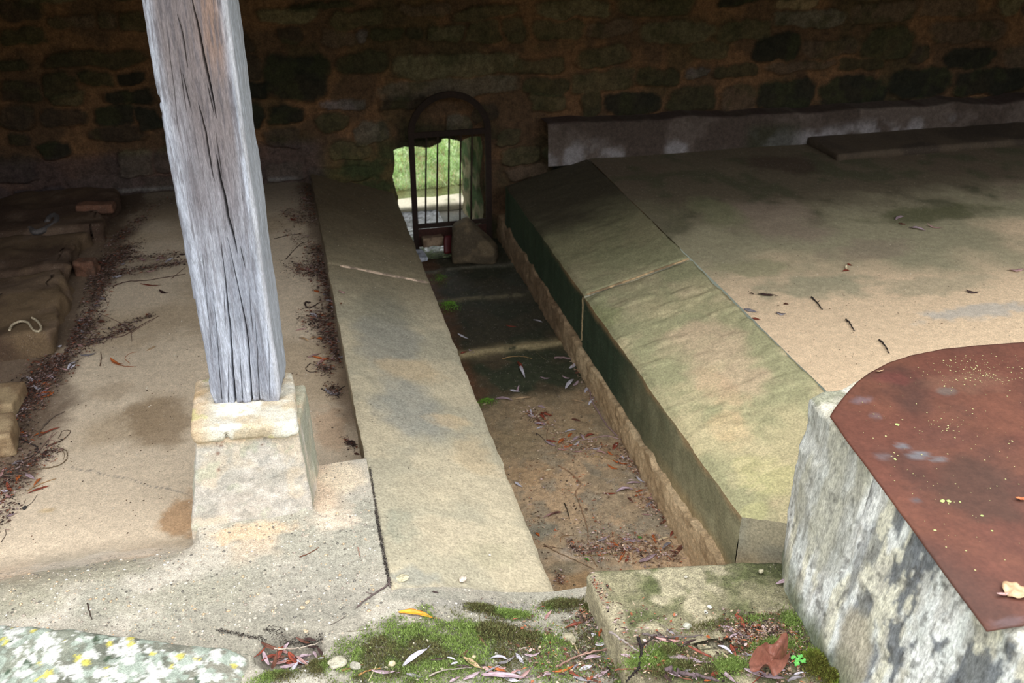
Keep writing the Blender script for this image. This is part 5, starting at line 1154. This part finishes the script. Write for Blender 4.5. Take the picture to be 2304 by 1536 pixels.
rows('P', 1500, 740, 1.929, [(1510,738,1560,742,'orange',9,'small orange leaf at the right edge of the rusted cover'), (1455,1110,1570,1170,'tan',44,'large crinkled tan leaf on the rusted cover'), (1428,1158,1500,1155,'pink',8), (905,190,940,185,'tan',5)])
# extra crumbs of whole leaves in the drifts
r3 = random.Random(9)
for (zone, u0, v0, u1, v1, sp, n) in [('L', 110, 830, 200, 740, 26, 9), ('L', 30, 910, 130, 840, 28, 10), ('L', 200, 730, 240, 640, 18, 5), ('S', 745, 640, 770, 830, 12, 12), ('L', -5, 1120, 60, 1040, 24, 8), ('C', 1400, 1480, 1600, 1530, 16, 10), ('C', 1620, 1450, 1800, 1530, 20, 10), ('F', 1000, 1490, 1370, 1530, 14, 16), ('B', 1440, 1040, 1560, 1230, 14, 14), ('B', 1350, 1215, 1520, 1250, 12, 8), ('L', 250, 600, 420, 580, 8, 7), ('K', 600, 1465, 705, 1500, 16, 16)]:
    for k in range(n):
        t = r3.random(); u = u0 + (u1 - u0) * t + r3.gauss(0, sp * .5); v = v0 + (v1 - v0) * t + r3.gauss(0, sp * .4)
        if zone == 'C': u = max(u, 1392)
        if zone == 'F' and u > 1360: u = 1350
        L = r3.uniform(14, 38) * (.65 if zone in 'LS' else .9 if zone == 'B' else 1.2); a = r3.uniform(-.7, .7) + (math.pi if r3.random() < .5 else 0)
        leaf(zone, u, v, u + L * math.cos(a), v + L * .75 * math.sin(a), r3.uniform(4, 8), r3.choice(['mauve', 'brown', 'pale', 'red', 'dark', 'pink', 'orange', 'grey']), lift=r3.uniform(0, .003))

# broad dead leaf, lobed and folded, at the foot of the curb
def broadleaf():
    c = onsurf(1727, 1512, zcop); n = 48; m = 14; V = []; C = []
    r_ = np.random.RandomState(3)
    for j in range(m):
        s = j / (m - 1)
        for i in range(n):
            a = 2 * math.pi * i / n; lobe = .72 + .20 * abs(math.cos(a * 2.5 + .4)) ** .7 + .12 * math.sin(a * 3 + 1)
            R = .044 * lobe * s; x = R * math.cos(a) * 1.25; y = R * math.sin(a) * .85
            z = .012 + .020 * math.sin(a * 4 + .6) * s * s + .010 * math.cos(a * 5) * s * s + .030 * s * abs(math.sin(a + .5)) + .006 * math.sin(9 * x / .05 + 4 * s)
            V.append((x, y, z)); C.append(lin((132, 84, 68)) * (1 - .35 * math.exp(-(math.sin(a * 2.5) / .12) ** 2)) * (.8 + .4 * r_.rand()))
    V = np.array(V); C = np.array(C)
    Fq = []
    for j in range(m - 1):
        for i in range(n): Fq.append((j * n + i, j * n + (i + 1) % n, (j + 1) * n + (i + 1) % n, (j + 1) * n + i))
    nv = len(V); f = np.array(Fq); V = np.concatenate([V, V - (0, 0, .0006)]); f = np.concatenate([f[:, ::-1], f + nv]); C = np.concatenate([C, C * .8])
    V[:, 2] -= V[:, 2].min()
    o = link('broad_leaf', mesh_np('broad_leaf', V, f, C, 'leaf'), label='broad crumpled reddish-brown leaf at the foot of the white curb', cat='leaf', loc=(c[0], c[1], c[2] + .003)); o.rotation_euler = (.1, -.1, .5)
    Vs, Fs = tube([(-.03, 0, .012), (-.07, .004, .008), (-.09, .0, .002)], [.0014, .001, .0009], 6)
    link('leaf_stalk', mesh_np('leaf_stalk', Vs, Fs, base(len(Vs), (130, 70, 52)), 'twig'), parent=o)
broadleaf()

# labels: colour and place first, then size rank, then position along the drift
from collections import defaultdict
grp = defaultdict(list)
for L_ in LEAVES:
    if L_[6]: L_[0]['label'] = L_[6]; L_[0]['group'] = 'fallen leaves ' + ZF[L_[1]][1]
    else: grp[(L_[1], L_[2])].append(L_)
NW = ['', 'one', 'two', 'three', 'four', 'five', 'six', 'seven', 'eight', 'nine', 'ten', 'eleven', 'twelve', 'thirteen', 'fourteen', 'fifteen', 'sixteen', 'seventeen', 'eighteen', 'nineteen', 'twenty']
OR = ['', 'first', 'second', 'third', 'fourth', 'fifth', 'sixth', 'seventh', 'eighth', 'ninth', 'tenth', 'eleventh', 'twelfth', 'thirteenth', 'fourteenth', 'fifteenth', 'sixteenth', 'seventeenth', 'eighteenth', 'nineteenth', 'twentieth', 'twenty-first', 'twenty-second', 'twenty-third', 'twenty-fourth', 'twenty-fifth', 'twenty-sixth', 'twenty-seventh', 'twenty-eighth', 'twenty-ninth', 'thirtieth']
for (zone, col), ls in grp.items():
    where = ZF[zone][1]; ls.sort(key=lambda q: q[3]); n = len(ls)
    for i, q in enumerate(ls):
        o = q[0]; o['group'] = 'fallen leaves ' + where
        ori = 'lying crosswise' if abs(math.sin(o.rotation_euler.z)) < .5 else 'pointing inwards'
        if n == 1: o['label'] = '%s narrow leaf lying %s' % (CN[col], where)
        elif i == 0: o['label'] = 'leftmost %s narrow leaf %s' % (CN[col], where)
        elif i == n - 1: o['label'] = 'rightmost %s narrow leaf %s' % (CN[col], where)
        else: o['label'] = '%s %s leaf from the left %s' % (OR[min(i + 1, 30)], CN[col], where)

def twig(zone, uv, r, c, label, group=None, kids=(), ox=0, oy=0, sc=1.0, lift=.0, r2=None, name='twig'):
    zf = ZF[zone][0]
    def P3(u, v): p = onsurf(ox + u / sc, oy + v / sc, zf); return Vector((p[0], p[1], p[2] + r * .9 + lift))
    pts = spline([P3(*q) for q in uv], 7); n = len(pts)
    rj = random.Random(int(uv[0][0] * 7 + uv[0][1]))
    pts = [p + Vector((rj.gauss(0, r * .35), rj.gauss(0, r * .35), abs(rj.gauss(0, r * .5)))) for p in pts]
    r2 = r * .5 if r2 is None else r2
    V, Fs = tube(pts, [r + (r2 - r) * i / (n - 1) + (r * .22 if i % 7 == 3 else 0) for i in range(n)], 7)
    C = mix(base(len(V), c), lin([k * .65 for k in c]), fbm(V[:, 0], V[:, 1], V[:, 2], 60, 3, 3))
    o = solid(name, V, Fs, C, 'twig', label=label, cat=name, group=group)
    for kd in kids:
        pk = spline([P3(*q) for q in kd], 5); Vk, Fk = tube(pk, [r * .6 * (1 - .6 * i / (len(pk) - 1)) for i in range(len(pk))], 6)
        solid('side_shoot', Vk, Fk, base(len(Vk), c), 'twig', parent=o)
    return o
s7 = dict(ox=1180, oy=950, sc=4.388)
twig('B', [(985,700),(1100,710),(1210,765),(1205,860),(1230,980),(1330,1140),(1440,1250),(1540,1380)], .0040, (168, 140, 138), 'long mauve branch lying along the right side of the basin', ox=900, oy=560, sc=2.845, kids=[[(1400,1220),(1310,1200),(1140,1235)], [(1210,765),(1270,800),(1225,830)]], name='branch')
twig('B', [(335,430),(450,500),(555,610),(505,700),(560,850),(620,1050),(630,1200),(650,1310),(720,1430)], .0024, (176, 140, 108), 'long thin wavy brown twig running down the middle of the basin', **s7)
twig('B', [(195,1208),(300,1270),(400,1320),(550,1385),(690,1455)], .0026, (190, 160, 128), 'straight pale twig slanting to the corner of the coping', **s7)
twig('B', [(490,1312),(760,1312),(960,1280),(1095,1258)], .0016, (190, 166, 112), 'thin yellow straw crossing the near basin floor', **s7)
twig('B', [(395,800),(420,870),(445,955)], .0024, (70, 60, 46), 'short dark twig left of the wavy twig in the basin', **s7)
twig('B', [(190,1228),(280,1235),(380,1250)], .0014, (110, 76, 60), 'short brown twig by the left slab in the basin', **s7)
twig('B', [(120,130),(125,110),(200,180)], .0016, (96, 78, 72), 'bent dark twig near the drift of orange leaves', **s7)
twig('B', [(222,175),(222,110),(235,60)], .0014, (110, 70, 60), 'thin upright stalk beside the drift of orange leaves', **s7)
twig('B', [(650,335),(780,350),(960,400)], .0014, (170, 146, 96), 'straw-coloured stem above the orange leaf in the basin', **s7)
twig('B', [(810,605),(870,570),(925,545)], .0018, (196, 180, 160), 'short pale broken stem on the basin floor', **s7)
twig('B', [(355,1180),(370,1130),(490,1115)], .0014, (170, 130, 90), 'curved tan stem near the left edge of the basin', **s7)
twig('B', [(655,703),(720,690),(790,690),(845,705)], .0018, (180, 146, 96), 'tan stem on the dark part of the basin floor', ox=900, oy=560, sc=2.845)
twig('B', [(870,660),(905,690),(935,712)], .0012, (120, 110, 80), 'short thin stem beside the tan stem in the basin', ox=900, oy=560, sc=2.845)
twig('B', [(845,860),(855,910),(880,950)], .0009, (120, 116, 86), 'hair-thin stem on the green basin slab', ox=900, oy=560, sc=2.845)
f6 = dict(ox=1160, oy=1300, sc=3.291)
twig('F', [(615,478),(650,402),(720,342),(825,300)], .0028, (168, 88, 48), 'curved orange-brown stem at the left edge of the coping', lift=.02, **f6)
twig('C', [(690,402),(760,450),(850,510),(912,552)], .0030, (182, 168, 160), 'pale peeled twig slanting across the front of the coping', **f6)
twig('C', [(905,458),(925,520),(932,560),(920,620),(905,690),(860,740),(815,790)], .0034, (44, 36, 34), 'black crooked twig standing out at the bottom edge', kids=[[(925,520),(990,480),(1045,440)]], lift=.004, **f6)
twig('C', [(940,425),(1040,437),(1130,447),(1260,442),(1392,434)], .0032, (112, 100, 96), 'straight grey twig lying across the coping stone', kids=[[(1130,447),(1115,400)]], **f6)
twig('F', [(300,680),(390,630),(480,590),(600,560),(700,552)], .0028, (176, 140, 124), 'long pinkish twig slanting through the moss near the bottom edge', kids=[[(480,590),(560,570),(720,528)]], lift=.006, **f6)
twig('C', [(1108,690),(1200,712),(1300,730),(1400,752),(1495,775)], .0056, (116, 98, 100), 'thick grey-purple twig along the bottom edge', **f6)
twig('C', [(730,688),(830,680),(940,686),(1100,705),(1210,735),(1310,765)], .0018, (150, 92, 72), 'thin reddish stem along the bottom edge', **f6)
twig('C', [(1060,345),(1150,385),(1290,432)], .0012, (150, 140, 120), 'fine pale stem above the grey twig on the coping', **f6)
twig('C', [(1230,540),(1290,580),(1400,635)], .0012, (130, 84, 66), 'thin reddish stem crossing behind the largest mauve leaf', **f6)
twig('C', [(1508,462),(1540,505),(1570,545)], .0012, (80, 60, 52), 'thin dark stem left of the broad leaf', **f6)
twig('F', [(435,500),(460,545),(482,580)], .0020, (190, 170, 130), 'short cream stem in the moss by the coping', **f6)
twig('F', [(440,380),(465,350),(485,335)], .0016, (190, 160, 140), 'short pale stem by the red-brown leaf on the sill', **f6)
f5 = dict(ox=560, oy=1300, sc=3.84)
twig('F', [(1205,5),(1205,60),(1080,150),(990,210),(925,272)], .0026, (112, 96, 92), 'grey forked twig at the near corner of the left slab', kids=[[(1205,60),(1230,95)], [(1080,150),(1010,125)]], **f5)
twig('F', [(810,806),(900,780),(992,752)], .0022, (160, 110, 78), 'short tan twig at the bottom edge of the moss', **f5)
twig('F', [(940,852),(1030,805),(1145,790)], .0022, (190, 140, 84), 'yellowish twig below the moss at the bottom edge', **f5)
twig('F', [(1038,908),(1075,830),(1112,755)], .0010, (220, 208, 160), 'fine straw standing across the twig at the bottom edge', lift=.006, **f5)
twig('F', [(850,466),(960,456),(1130,438)], .0011, (150, 140, 120), 'fine grey stem lying on the moss', **f5)
twig('F', [(1370,405),(1400,420),(1432,432)], .0014, (190, 184, 170), 'tiny white stem on the moss below the yellow leaf', **f5)
twig('F', [(1560,862),(1700,812),(1930,792)], .0020, (178, 166, 150), 'pale twig beside the dark leaf at the bottom edge', lift=.004, **f5)
twig('K', [(225,655),(360,650),(480,635),(600,602)], .0022, (206, 190, 170), 'pale stem lying over the leaves in the hollow', lift=.012, **f5)
twig('F', [(700,410),(780,370),(840,330)], .0009, (110, 100, 92), 'hair-thin stem on the concrete above the moss', **f5)
lf = dict(ox=0, oy=820, sc=3.6575)
twig('L', [(180,620),(250,655),(310,690),(290,740),(190,800)], .0026, (66, 56, 52), 'black angular twig on the left floor near the frame edge', **lf)
twig('L', [(315,605),(340,540),(390,480),(450,430),(532,392)], .0026, (120, 104, 88), 'grey-brown twig beside the nearer squared stone', **lf)
twig('L', [(200,880),(330,862),(430,850),(520,815),(555,760),(540,710),(470,680)], .0022, (130, 112, 88), 'looping brown stem on the left floor', kids=[[(500,690),(530,740),(520,790)]], **lf)
twig('L', [(190,820),(270,770),(340,690),(400,620)], .0026, (150, 122, 108), 'long pale brown stem on the left floor beside the black twig', kids=[[(400,620),(470,560)], [(400,620),(490,640)], [(400,620),(440,560)], [(400,620),(380,760)]], **lf)
twig('L', [(490,640),(545,600),(580,550),(520,550),(480,610)], .0016, (110, 92, 76), 'small looped stem tangled on the left floor', **lf)
twig('L', [(110,1024),(220,1026),(320,1022)], .0014, (196, 180, 160), 'short pale straw at the left edge of the floor', **lf)
twig('L', [(230,1040),(350,980),(465,940)], .0018, (176, 140, 96), 'tan stem above the long red-brown leaf', **lf)
twig('L', [(0,1150),(60,1090),(110,1000)], .0020, (150, 96, 74), 'reddish stem at the very left of the floor', **lf)
twig('L', [(200,1180),(260,1140),(310,1070)], .0010, (110, 100, 90), 'hair-thin stem running from the dark pebble', **lf)
twig('L', [(10,1465),(48,1400),(45,1355)], .0010, (90, 74, 64), 'fine curved stem at the left frame edge', **lf)
l4 = dict(ox=0, oy=420, sc=2.845)
twig('L', [(560,980),(680,970),(780,960),(840,930),(920,880),(1020,830)], .0022, (110, 84, 74), 'branching brown twig on the floor left of the post', kids=[[(840,930),(780,880),(700,840),(640,815)], [(840,930),(845,995)], [(840,940),(900,900),(985,855)]], **l4)
twig('L', [(640,1150),(650,1100),(645,1060)], .0016, (110, 80, 60), 'short upright stem on the floor left of the post', **l4)
twig('L', [(715,1120),(780,1148),(870,1155)], .0018, (170, 104, 66), 'orange-brown stem on the sandy floor left of the post', kids=[[(830,1130),(800,1100),(830,1070),(880,1058)]], **l4)
twig('L', [(720,640),(820,610),(960,600),(1190,560)], .0024, (88, 62, 54), 'dark reddish twig reaching the post in the dim floor', kids=[[(1100,590),(1190,515)]], **l4)
twig('L', [(290,1530),(340,1480),(410,1445)], .0018, (92, 76, 66), 'dark twig on the floor below the squared stones', **l4)
twig('L', [(0,855),(30,830),(55,812)], .0020, (50, 42, 38), 'short dark twig at the left edge of the ledge', lift=.09, **l4)
s8 = dict(ox=600, oy=420, sc=2.438)
twig('S', [(240,640),(215,640),(215,662),(240,668),(290,640)], .0036, (66, 50, 44), 'dark hooked twig in the litter behind the post', **s8)
twig('S', [(40,290),(120,268),(190,262)], .0020, (80, 66, 58), 'thin dark twig across the dim floor behind the post', **s8)
twig('S', [(105,400),(160,340),(200,305)], .0020, (80, 66, 58), 'second thin dark twig, nearer, on the dim floor behind the post', **s8)
twig('S', [(240,970),(215,1000),(240,1018),(300,1010)], .0018, (80, 64, 56), 'hair-like curved stem in the nearest litter behind the post', **s8)
twig('S', [(300,1110),(360,1130),(430,1095)], .0022, (90, 76, 66), 'tangled grey twig against the left slab', kids=[[(360,1130),(330,1160)], [(360,1130),(400,1160)]], **s8)
twig('R', [(370,1388),(410,1425),(440,1472)], .0034, (60, 52, 48), 'dark forked twig on the sandy floor, farthest of three', ox=1700, oy=200, sc=2.954, kids=[[(410,1425),(425,1410)]])
twig('R', [(1903,720),(1912,730),(1922,747)], .0034, (60, 52, 48), 'dark twig on the sandy floor, middle one of three')
twig('R', [(1977,766),(1990,778),(1999,796)], .0034, (60, 52, 48), 'dark twig on the sandy floor, nearest of three to the cover')
twig('L', [(197,1358),(201,1375),(208,1395)], .0016, (70, 54, 46), 'short dark stem on the sill above the lichen stone')
twig('L', [(675,1254),(695,1246),(718,1232)], .0015, (130, 86, 66), 'fine reddish stem on the concrete sill in front of the pedestal')
twig('L', [(805,1232),(808,1244),(811,1254)], .0015, (190, 150, 130), 'tiny pinkish stem on the concrete sill by the slab')

# pebbles and shells
def pebble(u, v, zf, r, c, label, flat=.6, seed=1, dz=0):
    p = onsurf(u, v, zf); n, m = 22, 14; V = []
    a = np.linspace(0, 2 * np.pi, n, endpoint=False); b = np.linspace(-np.pi / 2, np.pi / 2, m); A, B = np.meshgrid(a, b)
    d = np.stack([(np.cos(B) * np.cos(A)).ravel(), (np.cos(B) * np.sin(A)).ravel(), np.sin(B).ravel()], 1)
    k = .62 + .75 * fbm(d[:, 0] + seed * 3.1, d[:, 1] + 5, d[:, 2] + 9, 1.3, 4, seed)
    V = d * k[:, None] * np.array([1.0, .78, flat]) * r; V[:, 2] -= V[:, 2].min() * .72
    Fq = gridfaces(n, m); i_ = np.arange(m - 1) * n; wrap = np.stack([i_ + n - 1, i_, i_ + n, i_ + 2 * n - 1], 1); Fq = np.concatenate([Fq, wrap])
    C = mix(base(len(V), c), lin([q * .8 for q in c]), sst(.4, .6, fbm(d[:, 0], d[:, 1], d[:, 2] + seed, 3, 4, seed + 1)))
    o = link('pebble', mesh_np('pebble', V, Fq, C, 'pebble'), label=label, cat='pebble', loc=(p[0], p[1], p[2] - .0005 + dz)); o.rotation_euler = (0, 0, seed * 1.3)
    return o
zS = lambda x, y: zslabL(x) + .003
pebble(1041, 1305, zS, .012, (226, 210, 190), 'flat cream pebble near the end of the left slab', .45, 3)
pebble(905, 1300, zS, .018, (214, 204, 168), 'flat pale flake at the near corner of the left slab', .14, 5)
pebble(1545, 1412, zcop, .010, (206, 204, 184), 'lumpy whitish pebble on the coping stone', .8, 7)
pebble(1597, 1367, zcop, .0062, (236, 236, 226), 'white snail shell on the coping stone', .7, 9)
pebble(1588, 1379, zcop, .0052, (224, 222, 206), 'small white pebble touching the snail shell', .8, 11)
pebble(1543, 1298, zcop, .0045, (220, 214, 196), 'tiny cream pebble at the far edge of the coping', .5, 13)
pebble(1712, 1287, zcop, .0075, (206, 198, 166), 'cream pebble at the far right of the coping', .7, 15)
pebble(882, 1496, zfloor, .009, (212, 196, 158), 'cream pebble on the moss near the bottom edge', .7, 17)
pebble(1102, 1248, zS, .0032, (240, 240, 236), 'tiny white chip on the left slab', .4, 19)
pebble(1262, 1437, zfloor, .006, (140, 140, 146), 'small grey pebble in the pale gap of the moss', .6, 21)
pebble(1352, 1412, zfloor, .006, (226, 226, 216), 'small white pebble by the edge of the coping', .6, 23)
pebble(56, 1144, zfloor, .0075, (60, 58, 56), 'dark round pebble on the left floor', .7, 25)
pebble(690, 1205, zfloor, .006, (206, 190, 170), 'flat pale chip in the sill before the pedestal', .3, 27)
for k, (u, v, lb) in enumerate([(680, 1367, 'squarish tan pebble set in the grey sill'), (692, 1355, 'second tan pebble set in the grey sill, farther one'), (688, 1420, 'cream pebble at the broken edge of the sill'), (1065, 1478, 'cream lump in the moss right of the pale leaf')]):
    pebble(u, v, zfloor, .0065, (212, 190, 156), lb, .4, 31 + k)
pebble(760, 1495, zfloor, .022, (190, 184, 160), 'pale pitted stone poking through the moss at its left edge', .4, 41)
pebble(800, 1500, zfloor, .014, (176, 172, 154), 'smaller pitted stone right of the pale one in the moss', .4, 43)
pebble(1280, 1438, zfloor, .020, (176, 168, 140), 'flat pale stone patch showing in the moss near the coping', .25, 45)

# little herb at the foot of the curb
def herb():
    c = onsurf(1800, 1496, zcop); root = bpy.data.objects.new('herb', None); scn.collection.objects.link(root); root.location = (c[0], c[1], c[2])
    root['label'] = 'small bright green herb seedling at the foot of the white curb'; root['category'] = 'plant'
    rr = random.Random(4)
    for k, (dx, dy) in enumerate([(-.014, -.006), (-.006, .004), (.004, -.004), (.004, .012), (-.010, .014)]):
        z = .012 + rr.random() * .012
        V, Fs = tube([(0, 0, 0), (dx * .5, dy * .5, z * .7), (dx, dy, z)], [.0008, .0007, .0005], 5)
        st_ = link('stem', mesh_np('stem', V, Fs, base(len(V), (110, 160, 80)), 'twig'), parent=root)
        V = [(dx, dy, z)]; n = 24
        for i in range(n):
            a = 2 * math.pi * i / n; R = .0075 * (.55 + .45 * abs(math.cos(a * 1.5 + k)))
            V.append((dx + R * math.cos(a), dy + R * math.sin(a), z + .002 * math.sin(3 * a)))
        nv = len(V); V += [(v[0], v[1], v[2] - .0004) for v in V]
        Fs = [(0, 1 + i, 1 + (i + 1) % n) for i in range(n)] + [(nv, nv + 1 + (i + 1) % n, nv + 1 + i) for i in range(n)]
        link('leaf_blade', mesh_np('leaf_blade', np.array(V), Fs, base(len(V), (112, 190, 96)), 'moss'), parent=st_)
herb()
